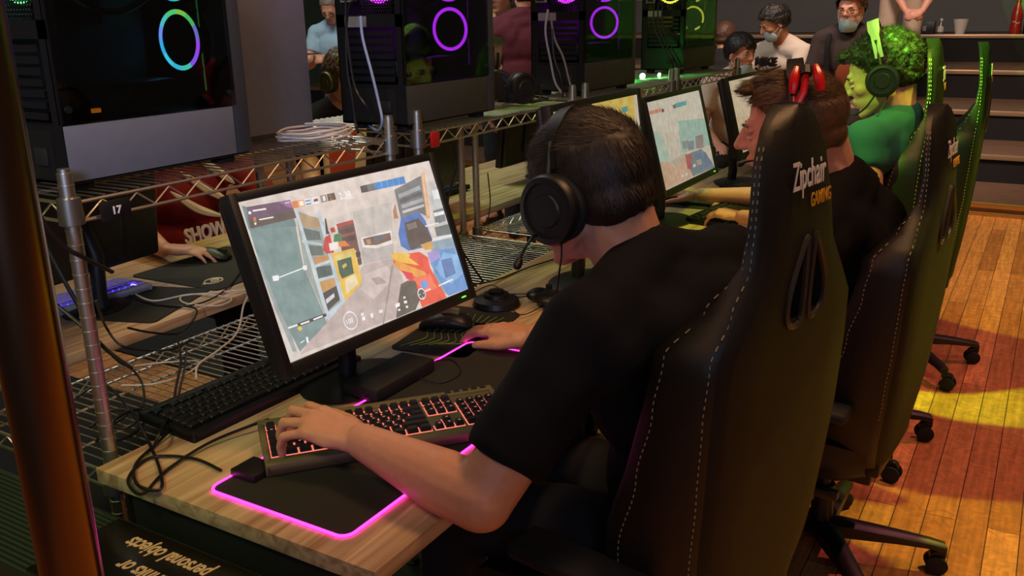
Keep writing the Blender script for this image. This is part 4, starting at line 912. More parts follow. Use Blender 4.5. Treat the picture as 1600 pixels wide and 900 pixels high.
def arm_prims(mb, S, E, W, g=0., k=1.):
    S, E, W = V(S), V(E), V(W)
    mb.cap(S, E, (.052*k)+g, (.042*k)+g, 14); mb.cap(E, E.lerp(W, .3), (.043*k)+g, (.044*k)+g, 14); mb.cap(E.lerp(W, .3), E.lerp(W, .97), (.044*k)+g, (.0265*k)+g, 14)
def leg_prims(mb, H, K, A, T, g=0., foot=True, k=1.):
    H, K, A = V(H), V(K), V(A)
    mb.cap(H, K, .088*k+g, .06*k+g, 14); mb.cap(K, K.lerp(A, .35), .06*k+g, .058*k+g, 12); mb.cap(K.lerp(A, .35), A, .057*k+g, .04*k+g, 12)
    if foot: mb.cap(A+V((0, 0, -.03)), V(T), .038+g, .03+g, 10)
def cone(mb, a, b, r0, r1, n=20): mb.cyl(a, b, r0, r1, n)
def wrinkle(me, amt, sc, seed=0):
    o = V((seed*3.1, seed*1.7, 0))
    for v, nrm in [(v, v.normal.copy()) for v in me.vertices]:
        p = v.co*sc+o
        a = noise.noise(V((p.x, p.y*1.0, p.z*.45)))+.5*noise.noise(p*2.3)
        v.co += nrm*a*amt
def local(me, loc): me.transform(Matrix.Translation(-V(loc)))

def person(label, J, o, group=None):
    """J world joints; o options"""
    loc = V((J['pel'][0], J['pel'][1], J.get('base', 0)))
    vox = o.get('vox', .009); mb = MB(); w = o.get('w', 1.); hs = o.get('hs', 1.)
    torso_prims(mb, J, 0, w)
    hc = V(J['hc']); B, P = head_prims(mb, hc, J['hf'], J.get('hu', (0, 0, 1)), hs, o.get('fat', 1.))
    nk = V(J['nk']); nr = o.get('neck', .054)
    mb.cap(nk-(hc-nk).normalized()*.03, P(-.022, 0, -.045), nr*1.08, nr, 16); mb.cap(nk, P(-.05, 0, .0), nr*.95, nr*.9, 14)
    for s in 'LR':
        arm_prims(mb, J['s'+s], J['e'+s], J['w'+s], 0, o.get('ak', 1.))
        h = J['h'+s]; hand_prims(mb, J['w'+s], h[0], h[1], h[2], s=o.get('hand', 1.), **(h[3] if len(h) > 3 else {}))
        leg_prims(mb, J['p'+s], J['k'+s], J['a'+s], J['t'+s], 0, o.get('foot', True))
    me = skinmesh(mb, vox, o.get('smooth', 3), 'person')
    if o.get('face', True):
        f = B.col[0]
        for q in (1, -1):
            displace_near(me, P(.098, q*.031, .002), .013*hs, -f*.009*hs)
        displace_near(me, P(.1, 0, -.059), .006*hs, -f*.003*hs)
        displace_near(me, P(.088, 0, -.078), .012*hs, -f*.005*hs)
    local(me, loc)
    body = link_mesh('person', me, o.get('skin', SKIN), None, loc=loc); tag(body, label, 'person', group)
    L = lambda p: V(p)-loc
    def cloth(name, mb2, m, vx=.010, sm=4, wr=(.005, 9), seed=1):
        me = skinmesh(mb2, vx, sm, name)
        if wr: wrinkle(me, wr[0], wr[1], seed)
        local(me, loc); return link_mesh(name, me, m, body)
    g = .014
    if o.get('shirt'):
        mb = MB(); torso_prims(mb, J, g, w)
        col = P(-.035, 0, -.115) if not o.get('collar') else V(o['collar'])
        cone(mb, nk-(hc-nk).normalized()*.06, nk+(hc-nk).normalized()*o.get('col_h', .012), nr*1.42, nr*1.18)
        for s in 'LR':
            S, E, W = V(J['s'+s]), V(J['e'+s]), V(J['w'+s]); fr = o.get('sleeve', .6); k = o.get('ak', 1.)
            mb.ell(S, None, (.066*k,)*3, 14)
            if fr <= 1: cone(mb, S-(E-S)*.05, S.lerp(E, fr), .066*k, .060*k)
            else:
                mb.cap(S, E, .066*k, .056*k, 14); cone(mb, E, E.lerp(W, fr-1), .056*k, .040*k)
        cloth('shirt', mb, o['shirt'], o.get('cvox', .010), o.get('csm', 5), wr=o.get('wr', (.006, 9)), seed=len(label))
    if o.get('trousers'):
        mb = MB(); f, l, up, Bt = base_frame(J); mb.ell(V(J['pel']), Bt, (.13*w, .18*w, .115), 16)
        for s in 'LR':
            H, K, A = V(J['p'+s]), V(J['k'+s]), V(J['a'+s]); fr = o.get('leglen', .95)
            mb.cap(H, K, .104, .076, 14)
            if fr > 0: cone(mb, K-(A-K).normalized()*.03, K.lerp(A, fr), .076, .058)
        cloth('trousers', mb, o['trousers'], .012, wr=(.006, 8))
    if o.get('shoes'):
        for s in 'LR':
            mb = MB(); A, T = V(J['a'+s]), V(J['t'+s]); dd = (T-A); dd.z = 0; dd.normalize(); z0 = J.get('base', 0)
            h = V((A.x, A.y, z0+.035))
            mb.cap(h-dd*.03, h+dd*.13, .04, .036, 12); mb.cap(h, V((A.x, A.y, z0+.09)), .045, .042, 12)
            cloth('shoe', mb, o['shoes'], .010, wr=None)
    if o.get('hair'):
        hair(body, loc, P, B, hs, o, hc)
    if o.get('face', True):
        m = MB(); 
        for q in (1, -1): m.ell(P(.0800, q*.031, .000), B, (.0098*hs,)*3, 12)
        ey = split_build(m, 'eye', mat('eye white', (170, 158, 150), .35), body, lambda me: local(me, loc))
        m = MB()
        for q in (1, -1): m.ell(P(.0875, q*.031, .000), B, (.0032*hs, .0045*hs, .0045*hs), 10)
        for e_, i_ in zip(ey, split_build(m, 'iris', mat('iris', (40, 34, 32), .2), None, lambda me: local(me, loc))): i_.parent = e_
        m = MB()
        for q in (1, -1): m.tube([P(.0905, q*.014, .0155), P(.0965, q*.03, .0205), P(.087, q*.048, .0165)], .0032*hs, 6, rads=[.002*hs, .0036*hs, .0015*hs])
        m2 = MB()
        for q in (1, -1): m2.ell(P(.0785, q*.031, .0075), B, (.0125*hs, .0165*hs, .0085*hs), 12); m2.ell(P(.0785, q*.031, -.0085), B, (.0115*hs, .0150*hs, .0068*hs), 12)
        split_build(m2, 'eyelid', o.get('skin', SKIN), body, lambda me: local(me, loc))
        split_build(m, 'eyebrow', o.get('brow', o.get('hair', BLACK)), body, lambda me: local(me, loc))
        m = MB()
        m.tube([P(.0955, .020, -.0585), P(.0985, 0, -.0575), P(.0955, -.020, -.0585)], .0022*hs, 6)
        me = m.mesh('lips'); local(me, loc); link_mesh('lips', me, mat('lip tone', (150, 84, 76), .5), body)
    if o.get('mask'):
        m = MB(); dz, chin = o['mask'] if isinstance(o['mask'], tuple) else (0, 0)
        secs = []
        for z, x, yw in ((-.026, .108, .034), (-.04, .108, .052), (-.06, .106, .060), (-.08, .101, .060), (-.098, .092, .054), (-.110, .080, .042)):
            secs.append([P(x-.004-(abs(y)**2)*16, y*1., z+dz) for y in [yw*k/5 for k in range(-5, 6)]]+[P(x-.008-(abs(y)**2)*16, y, z+dz) for y in [yw*k/5 for k in range(5, -6, -1)]])
        m.loft(secs); me = m.mesh('face_mask'); local(me, loc); fm = link_mesh('face_mask', me, mat('pale blue mask', (176, 206, 214), .7), body)
        m = MB()
        for q in (1, -1): m.tube([P(.05, q*.058, -.05+dz), P(.02, q*.075, -.03), P(-.015, q*.084, -.005)], .0014, 5); m.tube([P(.045, q*.052, -.095+dz), P(.015, q*.072, -.06), P(-.015, q*.084, -.02)], .0014, 5)
        me = m.mesh('strap'); local(me, loc); link_mesh('strap', me, WHITE, fm)
    if o.get('glasses'):
        m = MB()
        for q in (1, -1):
            m.tube([P(.108-.004*abs(math.cos(a)), q*.033+.022*math.cos(a), .0+.016*math.sin(a)) for a in [2*PI*k/16 for k in range(16)]], .0014, 5, closed=True); m.tube([P(.104, q*.055, .004), P(.05, q*.075, .004), P(-.01, q*.082, .0)], .0014, 5)
        m.tube([P(.109, .011, .003), P(.112, 0, .005), P(.109, -.011, .003)], .0014, 5)
        me = m.mesh('glasses'); local(me, loc); link_mesh('glasses', me, BLACK, body)
    return body, P, B, loc

def hair(body, loc, P, B, s, o, hc):
    """cap of hair over the skull + short strands"""
    m = o['hair']; th = o.get('hair_th', .012); front = o.get('hair_front', .0); rnd = random.Random(len(body['label']))
    C = P(-.012, 0, .030); R3 = V((.098, .077, .086))*s
    Bi = B.transposed()
    low = o.get('hair_low', -.075)
    mb = MB()
    mb.ell(P(-.014, 0, .034), B, ((.100+th)*s, (.078+th*.8)*s, (.088+th)*s), 30)
    mb.ell(P(-.045, 0, -.015), B, ((.065+th*.7)*s, ((.060 if th < .004 else .068)+th*.4)*s, ((.050 if th < .004 else .06)+th*.3)*s), 20)
    for (x, y, z, r) in o.get('locks', ()): mb.ell(P(x, y, z), B, (r*s, r*s*1.1, r*s*.8), 10)
    me = mb.mesh('hair'); me = bake(me, [('REMESH', dict(mode='VOXEL', voxel_size=.005, use_smooth_shade=True)), ('SMOOTH', dict(factor=.5, iterations=2))], 'hair')
    # carve away where there is face, ears and lower neck
    bm = bmesh.new(); bm.from_mesh(me); kill = []
    for v in bm.verts:
        q = Bi @ (v.co-hc)/s; x, y, z = q
        hl = max(0., min(1., (x-.015)/.065))*.074+front  # hairline, rising from the ear to the forehead
        if x > .012 and z < hl and not (x > .02 and any((q-V(lk[:3])).length < lk[3]*1.25 for lk in o.get('locks', ()))): kill.append(v)
        elif x > .004 and z < .008: kill.append(v)
        elif -.02 < x <= .02 and z < -.0 and abs(y) > .05: kill.append(v)
        elif z < low + max(0, x)*.6: kill.append(v)
    bmesh.ops.delete(bm, geom=kill, context='VERTS'); bm.normal_update()
    am = o.get('hair_amp', .003); hsc = o.get('hair_scale', 60)
    for v in bm.verts:
        q = Bi @ (v.co-hc)/s
        n = noise.noise(V((q.x*hsc*.4, q.y*hsc, q.z*hsc*.5)))+.6*noise.noise(q*hsc*1.6)
        fade = max(0., min(1., (q.z-low)/.05))
        v.co += v.normal*n*am*fade - v.normal*(1-fade)*th*.8*s
    me2 = bpy.data.meshes.new('hair'); bm.to_mesh(me2)
    pts = [(v.co.copy(), v.normal.copy()) for v in bm.verts]; bm.free()
    me2.transform(Matrix.Translation(-loc)); shade(me2, 80)
    h = link_mesh('hair', me2, m, body)
    N = o.get('strands', 0)
    if N and pts:
        sm = bmesh.new(); L = o.get('strand_len', .02); curl = o.get('curl', 0.)
        fwd, lft, up = B.col[0], B.col[1], B.col[2]
        for i in range(N):
            p, n = rnd.choice(pts); q = Bi @ (p-hc)/s
            if q.z < low+.012: continue
            flow = o.get('flow'); d = (flow(q) if flow else V((.2, 0, -.6)))
            d = (B @ V(d)); d = (d-n*d.dot(n)); d = d.normalized() if d.length > 1e-3 else V(up)
            d = (d+V((rnd.uniform(-1, 1), rnd.uniform(-1, 1), rnd.uniform(-1, 1)))*o.get('mess', .25)).normalized()
            if q.z < o.get('short_below', 0.): l2 = L*o.get('short', .45)
            else: l2 = L*rnd.uniform(.7, 1.25)
            lift = o.get('lift', .35)
            side = d.cross(n).normalized()*.0007; pr = []
            p0 = p-n*.002; ph = rnd.uniform(0, 6.28)
            for k in range(5):
                t = k/4; c = V((0, 0, 0))
                if curl: c = (d.cross(n)*math.sin(ph+t*7)+n*math.cos(ph+t*7))*curl
                pt = p0+d*l2*t+n*l2*lift*math.sin(t*PI*.7)+c
                wd = side*(1-t*.85)
                pr.append((sm.verts.new(pt-wd-loc), sm.verts.new(pt+wd-loc)))
            for a, b in zip(pr[:-1], pr[1:]): sm.faces.new((a[0], a[1], b[1], b[0]))
        me3 = bpy.data.meshes.new('strands'); sm.to_mesh(me3); sm.free()
        o2 = link_mesh('hair_strands', me3, m, h); o2['kind'] = 'stuff'

def headset(label, P, band, cup, cable_pts=None, mic=True, led=None, wide=.09, accent=None, s=1., mic_side=1, bandh=.128, cupr=.047, group=None, mic_pts=None):
    c = P(0, 0, 0); t = thing('headset', label, 'headset', tuple(c), group=group)
    Q = lambda x, y, z: P(x*1., y*1., z*1.)-c
    m = MB(); ax = (Q(0, 1, 0)-Q(0, 0, 0)).normalized()
    arc = [Q(-.012+.0*math.sin(a), wide*math.cos(a), .012+(bandh-.012)*math.sin(a)) for a in [PI*k/24 for k in range(2, 23)]]
    fw = (Q(1, 0, 0)-Q(0, 0, 0)).normalized()
    secs = []
    for i, p in enumerate(arc):
        a = PI*(i+2)/24; n = (p-Q(-.012, 0, .012)).normalized(); w_ = .017 if 4 < i < 16 else .012
        secs.append([p-fw*w_-n*.003, p+fw*w_-n*.003, p+fw*w_+n*.004, p-fw*w_+n*.004])
    m.loft(secs); bd = m.build('headband', band, t)
    for q in (1, -1):
        cc = Q(-.006, q*(wide+.004), -.014); M = basis(ax*q).to_4x4(); M.translation = cc
        m = MB(); r = cupr
        m.lathe([(r*.7, -.022), (r*.98, -.018), (r, -.006), (r*.93, -.001)], M, 32); m.build('ear_cushion', RUBBER, t)
        m = MB(); m.lathe([(r*.93, -.001), (r*1.02, .004), (r*1.02, .016), (r*.96, .022), (r*.80, .0235), (r*.78, .020), (r*.5, .020), (r*.46, .0225), (0, .0225)], M, 40)
        cp = m.build('ear_cup', cup, t)
        m = MB(); m.lathe([(r*1.03, .005), (r*1.045, .010), (r*1.03, .014)], M, 40); m.build('cup_rim', accent or SATIN, cp)
        m = MB(); m.tube([cc+(Q(0, 0, .05)-Q(0, 0, 0))*.9, Q(-.010, q*(wide+.004), .03), arc[3 if q == 1 else -4]], .006, 8); m.build('yoke', accent or SATIN, t)
        if led: MB().lathe([(r*.55, .0232), (r*.6, .0236), (r*.55, .024)], M, 32).build('cup_light', led, cp)
    if mic:
        q = mic_side; m = MB()
        pts = catmull([Q(.02, q*(wide+.01), -.045), Q(.055, q*(wide+.012), -.075), Q(.09, q*(wide-.01), -.088), Q(.115, q*(wide-.045), -.082)], 6)
        if mic_pts: pts = catmull([Q(.03, q*(wide+.012), -.055)]+[V(p)-c for p in mic_pts], 6)
        m.tube(pts, .0028, 8); e = pts[-1]; m.ell(e, None, (.007, .007, .007), 10); m.cap(pts[-3], e, .0065, .0075, 10)
        m.build('microphone_boom', CABLE, t)
    if cable_pts:
        m = MB(); m.tube(catmull([V(p)-c if k else Q(-.012, (wide+.01), -.06) for k, p in enumerate(cable_pts)], 8), .0018, 6); m.build('cable', CABLE, t)
    return t

def hmat(name, c): return mat(name, c, .55, noise_amt=.25, noise_scale=120)
NAVY = mat('dark navy cotton', (12, 15, 22), .9, bump=.3, bump_scale=260, spec=.2)
BLKT = mat('black cotton', (13, 11, 12), .9, bump=.3, bump_scale=260, spec=.2)
GRNT = mat('green polo cotton', (30, 84, 96), .85, bump=.3, bump_scale=260)
JEANS = mat('dark trousers', (26, 28, 34), .9)
SHOE = mat('dark shoes', (30, 30, 30), .6)
def seated_legs(pel, fdir, spread=.12, seat=.53, knee=.44, base=0):
    f = V(fdir); f.z = 0; f.normalize(); l = V((-f.y, f.x, 0)); p = V(pel); J = {}
    for s, q in (('L', 1), ('R', -1)):
        h = p+l*q*.09+V((0, 0, -.02)); k = p+f*knee+l*q*spread; k.z = base+seat; a = k+f*.03; a.z = base+.09
        J['p'+s], J['k'+s], J['a'+s], J['t'+s] = h, k, a, V((a.x, a.y, base+.04))+f*.13
    return J
# --- the player in navy, nearest
J = dict(pel=(-.50, 1.43, .56), mid=(-.475, 1.42, .70), che=(-.50, 1.40, .90), nk=(-.582, 1.388, 1.075), hc=(-.676, 1.38, 1.193), hf=(-.965, .21, -.30), hu=(-.28, .05, 1),
         sL=(-.585, 1.195, 1.01), sR=(-.49, 1.60, 1.03), eL=(-.665, 1.005, .785), wL=(-.922, 1.030, .812), eR=(-.70, 1.68, .80), wR=(-.945, 1.665, .785),
         hL=((-1, -.06, .16), (0.1, -.12, 1), (0, 1, 0), dict(fingers=((.28, 1.0, .6), (.24, 1.0, .6), (.28, 1.0, .6), (.34, .95, .5)), spread=.24, thumb=(.6, .2))),
         hR=((-1, .15, -.0), (0, 0, 1), (0, -1, 0), dict(curl=(.22, .35, .3), thumb=(.5, .1))))
J.update(seated_legs(J['pel'], (-1, .05, 0)))
bodyA, PA, BA, locA = person('person in navy T-shirt and black headset playing at the nearest monitor', J, dict(vox=.0042, smooth=3, w=1.12, hs=1.09, fat=1.12, neck=.062, col_h=-.035, csm=14, ak=1.16, hand=1.14, shirt=NAVY, cvox=.0075, sleeve=.80, wr=(.007, 8), trousers=JEANS, shoes=SHOE,
    hair=hmat('dark brown hair', (38, 25, 18)), hair_th=.007, hair_amp=.0025, strands=12000, strand_len=.022, lift=.15, short_below=-.02, mess=.22, hair_low=-.082, flow=lambda q: V((-.1 if q.x < 0 else .6, 0, -.9)) if q.z < .07 else V((.7, q.y*6, .1)), face=False), None)
headset('large black over-ear headset with boom microphone on the navy player', PA, LEATHER, BLACK, [(0, 0, 0), (-0.660, 1.256, 1.108), (-0.660, 1.247, 1.078), (-0.700, 1.310, 1.009)], wide=.088, bandh=.132, cupr=.058, mic_pts=[(-0.710, 1.255, 1.137), (-0.717, 1.235, 1.119), (-0.717, 1.210, 1.096)])
# --- the player with the red headset
J = dict(pel=(-.42, 2.33, .55), mid=(-.38, 2.32, .72), che=(-.40, 2.28, .90), nk=(-.432, 2.225, 1.09), hc=(-.515, 2.13, 1.222), hf=(-.975, -.19, -.12), hu=(-.05, 0, 1),
         sL=(-.44, 2.035, 1.02), sR=(-.42, 2.44, 1.03), eL=(-.60, 2.02, .80), wL=(-.86, 2.10, .79), eR=(-.60, 2.46, .80), wR=(-.85, 2.40, .79),
         hL=((-1, .1, 0), (0, 0, 1), (0, 1, 0)), hR=((-1, -.1, 0), (0, 0, 1), (0, -1, 0)))
J.update(seated_legs(J['pel'], (-1, 0, 0)))
def flowB(q): return V((1, .1, .05)) if q.z > .06 else V((-.5, 0, -.8))
bodyB, PB, BB, locB = person('person in black T-shirt with short fair hair and red headset, face in profile', J, dict(vox=.0042, smooth=2, w=1.08, hs=1.10, neck=.064, shirt=BLKT, cvox=.009, trousers=JEANS, shoes=SHOE, skin=SKIN2,
    hair=hmat('fair brown hair', (88, 66, 44)), hair_th=.002, hair_amp=.0012, hair_low=-.045, strands=9000, strand_len=.024, lift=.25, mess=.18, short_below=.055, short=.12, flow=flowB, hair_front=.0,
    locks=[(.075, .0, .098, .018), (.085, .025, .090, .014), (.088, -.02, .090, .014), (.05, 0, .105, .022), (.02, .02, .108, .022)]), None)
REDM = mat('glossy red plastic', (200, 24, 28), .25)
headset('red and black headset worn over the head of the black shirted player', PB, BLACK, BLACK, None, wide=.094, bandh=.140, accent=REDM, mic_pts=[(-0.544, 2.020, 1.163), (-0.575, 2.010, 1.161), (-0.595, 2.000, 1.154)])
hs2 = [o for o in bpy.data.objects if o.name.startswith('headset') and o.parent is None and 'black shirted player' in o.get('label', '')][0]
c0 = PB(0, 0, 0); m = MB()
for q in (-1, 1):
    m = MB(); m.tube([PB(-.036+q*.018, .066, .128)-c0, PB(-.036+q*.022, .078, .112)-c0, PB(-.036+q*.025, .085, .095)-c0, PB(-.036+q*.027, .089, .078)-c0], .010, 8, rads=[.006, .011, .011, .007]); m.build('side_fin', REDM, hs2)
MB().tube([PB(-.036, .074, .118)-c0, PB(-.03, .090, .08)-c0, PB(-.004, .097, .03)-c0], .008, 8).build('slider', REDM, hs2)
MB().tube([PB(-.036, .070, .126)-c0, PB(-.036, .080, .112)-c0], .013, 8).build('band_end', BLACK, hs2)
# --- the player in green
J = dict(pel=(-.53, 3.12, .56), mid=(-.49, 3.10, .74), che=(-.45, 3.08, .94), nk=(-.42, 3.06, 1.15), hc=(-.475, 3.045, 1.285), hf=(-.95, -.10, -.32), hu=(-.3, 0, 1),
         sL=(-.475, 2.87, 1.10), sR=(-.46, 3.26, 1.07), eL=(-.43, 2.79, .84), wL=(-.90, 3.06, .79), eR=(-.66, 3.36, .82), wR=(-1.17, 3.40, .785),
         hL=((-1, .35, .05), (0, -.1, 1), (0, 1, 0), dict(curl=(.5, .5, .35))), hR=((-1, .1, -.02), (0, 0, 1), (0, -1, 0), dict(curl=(.25, .35, .3))))
J.update(seated_legs(J['pel'], (-1, 0, 0)))
def flowC(q): return V((.5, 0, .3))
bodyC, PC_, BC, locC = person('person in green polo shirt with curly hair and headset under green light', J, dict(vox=.005, smooth=2, w=1.05, hs=1.04, fat=1.1, neck=.058, shirt=GRNT, cvox=.010, sleeve=.28, trousers=JEANS, shoes=SHOE, skin=SKIN2,
    hair=hmat('dark curly hair', (32, 28, 20)), hair_th=.013, hair_amp=.009, hair_scale=85, hair_low=-.06, strands=6000, strand_len=.013, lift=.4, mess=.9, curl=.004, flow=flowC, locks=[(.075, .01, .088, .020), (.09, .03, .082, .014), (.095, 0, .085, .014)]), None)
GBAND = mat('pale headband', (150, 160, 150), .4)
headset('black headset with pale band on the curly haired green shirted player', PC_, GBAND, BLACK, [(0, 0, 0), (-0.451, 2.900, 1.178), (-0.481, 2.900, 1.109), (-0.478, 2.850, 1.029)], wide=.102, bandh=.160)

# --- people beyond
def seated(loc, az, base=0., lean=.05, head=(0, 0, -.1), arms='lap', sc=1., seat=.47):
    """az: facing angle, 0 = +X"""
    f = V((math.cos(az), math.sin(az), 0)); l = V((-f.y, f.x, 0)); o = V((loc[0], loc[1], base)); Z = V((0, 0, 1))
    Q = lambda a, b, c: o+(f*a+l*b+Z*c)*sc
    dl = lean
    J = dict(pel=Q(0, 0, seat+.09), mid=Q(dl*.2, 0, seat+.25), che=Q(dl*.6, 0, seat+.42), nk=Q(dl, 0, seat+.61), hc=Q(dl*1.3+.035, 0, seat+.745), base=base)
    ha = az+head[0]; J['hf'] = (math.cos(ha), math.sin(ha), head[2]); J['hu'] = (-.3*head[2]*-math.cos(ha), -.3*head[2]*-math.sin(ha), 1)
    J['sL'], J['sR'] = Q(dl*.9, .185, seat+.54), Q(dl*.9, -.185, seat+.54)
    for s, q in (('L', 1), ('R', -1)):
        if arms == 'desk': E, W = Q(.2+dl, q*.25, seat+.30), Q(.44+dl, q*.16, seat+.315); h = (f, Z, -l*q)
        elif arms == 'phone': E, W = Q(.12+dl, q*.23, seat+.29), Q(.33+dl, q*.06, seat+.38); h = (f*.6-l*q*.5+Z*.3, Z*.6-f*.3, Z-l*q, dict(curl=(.7, .7, .5)))
        elif arms == 'clasp': E, W = Q(.22+dl, q*.22, seat+.26), Q(.44+dl, q*.05, seat+.22); h = (f*.5-l*q*.8, Z, f, dict(curl=(.6, .7, .5)))
        else: E, W = Q(.08+dl, q*.24, seat+.27), Q(.30, q*.14, seat+.17); h = (f, Z, -l*q)
        J['e'+s], J['w'+s], J['h'+s] = E, W, h
        J['p'+s], J['k'+s], J['a'+s], J['t'+s] = Q(0, q*.09, seat+.07), Q(.43, q*.13, seat+.06), Q(.44, q*.13, .09), Q(.58, q*.14, .04)
    return J
def standing(loc, az, base=0., lean=.05, head=(0, 0, -.1), arms='side', sc=1.):
    f = V((math.cos(az), math.sin(az), 0)); l = V((-f.y, f.x, 0)); o = V((loc[0], loc[1], base)); Z = V((0, 0, 1))
    Q = lambda a, b, c: o+(f*a+l*b+Z*c)*sc; dl = lean
    J = dict(pel=Q(0, 0, .96), mid=Q(dl*.2, 0, 1.12), che=Q(dl*.6, 0, 1.28), nk=Q(dl, 0, 1.47), hc=Q(dl*1.4+.03, 0, 1.605), base=base)
    ha = az+head[0]; J['hf'] = (math.cos(ha), math.sin(ha), head[2]); J['hu'] = (.3*head[2]*math.cos(ha)*-1, .3*head[2]*math.sin(ha)*-1, 1)
    J['sL'], J['sR'] = Q(dl*.9, .185, 1.40), Q(dl*.9, -.185, 1.40)
    for s, q in (('L', 1), ('R', -1)):
        if arms == 'phone': E, W = Q(.08+dl, q*.24, 1.15), Q(.30+dl, q*.07, 1.20); h = (f*.5-l*q*.5+Z*.3, Z*.6-f*.3, Z-l*q, dict(curl=(.7, .7, .5)))
        elif arms == 'clasp': E, W = Q(.08+dl, q*.25, 1.13), Q(.26+dl, q*.05, .98); h = (f*.3-l*q*.8-Z*.3, f+Z*.3, Z, dict(curl=(.6, .7, .5)))
        else: E, W = Q(dl*.8, q*.24, 1.12), Q(.05+dl, q*.25, .87); h = (V((0, 0, -1)), l*q, f)
        J['e'+s], J['w'+s], J['h'+s] = E, W, h
        J['p'+s], J['k'+s], J['a'+s], J['t'+s] = Q(0, q*.09, .92), Q(.01, q*.10, .50), Q(0, q*.10, .09), Q(.14, q*.12, .04)
    return J
RED = mat('dark red jersey', (128, 22, 34), .7)
BLUE = mat('pale blue polo', (150, 182, 200), .8)
WHT = mat('white cotton', (205, 190, 176), .85, bump=.2)
MAR = mat('maroon cotton', (92, 26, 40), .85)
TAN = mat('tan patterned cloth', (178, 138, 92), .85, noise_amt=.3, noise_scale=25)
BEIGE = mat('beige trousers', (186, 164, 146), .85)
HD = hmat('black hair', (28, 22, 20)); HB = hmat('brown hair', (74, 48, 34)); HG = hmat('grey hair', (120, 104, 96))
DARK = mat('dark brown hoodie', (58, 46, 44), .9); BLKJ = mat('black jacket', (20, 19, 20), .9)
# red jersey player, seated across the racks
J = seated((-2.83, 2.21), 0, lean=.10, arms='desk', seat=.47)
J['wR'] = V((-2.385, 1.81, .785)); J['eR'] = V((-2.60, 1.88, .80)); J['hR'] = ((.85, .5, 0), (0, 0, 1), (0, 1, 0), dict(curl=(.25, .35, .3)))
b, P_, B_, l_ = person('person in dark red jersey with white claw logo, hand on a mouse across the racks', J, dict(vox=.006, w=1.08, shirt=RED, sleeve=1.5, hair=HB, trousers=JEANS, shoes=SHOE))
f, l, up, Bt = base_frame(J)
che = V(J['che']); fr = frame(che+V((.148, 0, 0)), (0, 1, 0), (-.12, 0, 1))
fr.translation = fr.translation-l_
m = MB()
for k, (a, b2, c2) in enumerate((((-.16, .02), (-.06, -.06), (.05, -.11)), ((-.10, .08), (0, .0), (.09, -.06)), ((-.04, .13), (.06, .06), (.13, 0)))):
    m.tube([fr @ V((p[0], p[1], .0)) for p in catmull([V((*a, 0)), V((*b2, 0)), V((*c2, 0))], 8)], .01, 6, rads=[.002+.014*math.sin(PI*j/16) for j in range(17)])
m.build('claw_logo', WHITE, b)
text_obj('jersey_text', 'SHOW', .075, fr @ Matrix.Translation((-.135, -.175, -.004)), WHITE, b, offset=.002, xs=.8, depth=.004)
# gamer with green band headset, far side
J = seated((-2.96, 3.28), R(-25), lean=.12, head=(.3, 0, -.5), arms='desk', seat=.47)
b, P_, B_, l_ = person('person seen past the grey computer with dark hair and green banded headset', J, dict(vox=.009, shirt=BLKT, hair=HB, hair_th=.02, hair_amp=.008, strands=1500, trousers=JEANS, shoes=SHOE))
headset('headset with olive green band worn beyond the white cable coil', P_, mat('olive band', (140, 160, 50), .5), mat('olive dark cup', (60, 66, 34), .4), mic=False, bandh=.15)
J = seated((-3.35, 4.3), R(180), lean=.05, head=(-.7, 0, -.2), arms='desk')
person('person with short light brown hair in profile below the man in blue', J, dict(vox=.010, shirt=BLKT, hair=HB, trousers=JEANS, shoes=SHOE, skin=SKIN3))
J = standing((-5.05, 5.80), R(-70), lean=.14, head=(0, 0, -.7), arms='phone', sc=.97)
b, P_, B_, l_ = person('person in pale blue polo with glasses looking down at a phone', J, dict(vox=.009, w=1.15, shirt=BLUE, hair=HG, hair_th=.002, glasses=True, trousers=mat('grey trousers', (110, 116, 130), .9), shoes=SHOE))
t = thing('phone', 'dark phone held by the person in the pale blue polo', 'phone', tuple(V(J['wR'])+V((.03, -.13, .05))), R(20))
MB().bx(-.035, .035, -.075, .075, -.004, .004, .003).build('phone_body', BLACK, t)
J = standing((-3.02, 5.25), R(120), lean=.02)
person('person in maroon shirt standing with their back turned between two purple computers', J, dict(vox=.010, shirt=MAR, sleeve=1.6, hair=HD, trousers=JEANS, shoes=SHOE))
J = standing((-3.36, 5.55), R(-90), lean=.02)
person('person with tan patterned top left of the maroon shirt', J, dict(vox=.010, shirt=TAN, hair=HD, trousers=JEANS, shoes=SHOE))
J = seated((-2.34, 7.2), R(95), base=.0, lean=.05, arms='lap', seat=.52)
person('person seen from behind with brown hair right of the yellow computer', J, dict(vox=.010, shirt=BLKJ, hair=HB, trousers=JEANS, shoes=SHOE))
J = seated((-1.90, 6.15), R(-62), lean=.10, head=(.55, 0, -.05), arms='lap', seat=.46)
b, P_, B_, l_ = person('person in white T-shirt with black bowl hair and blue mask under the chin', J, dict(vox=.008, shirt=WHT, hair=HD, hair_th=.022, hair_front=-.012, mask=(-.035, 0), trousers=BLKJ, shoes=SHOE, skin=SKIN2, strands=900, locks=[(.09, .02, .055, .02), (.09, -.02, .055, .02), (.085, 0, .07, .025)]))
J = seated((-1.70, 7.0), R(-112), lean=.20, head=(-.5, 0, -.45), arms='clasp', seat=.64)
b, P_, B_, l_ = person('person in cream T-shirt with black sports print, bending forward, dark hair', J, dict(vox=.008, shirt=WHT, hair=HD, hair_th=.02, hair_amp=.008, strands=900, mask=(0, 0), trousers=BLKJ, shoes=SHOE, skin=SKIN3))
f, l, up, Bt = base_frame(J); c = V(J['che'])+f*.15-l_
F = frame(c+up*.10+f*.01, f.cross(up)*-1, up)
text_obj('shirt_print', 'NIKE', .085, F @ Matrix.Translation((-.13, 0, .01)), BLACK, b, shear=.3, offset=.003, depth=.012)
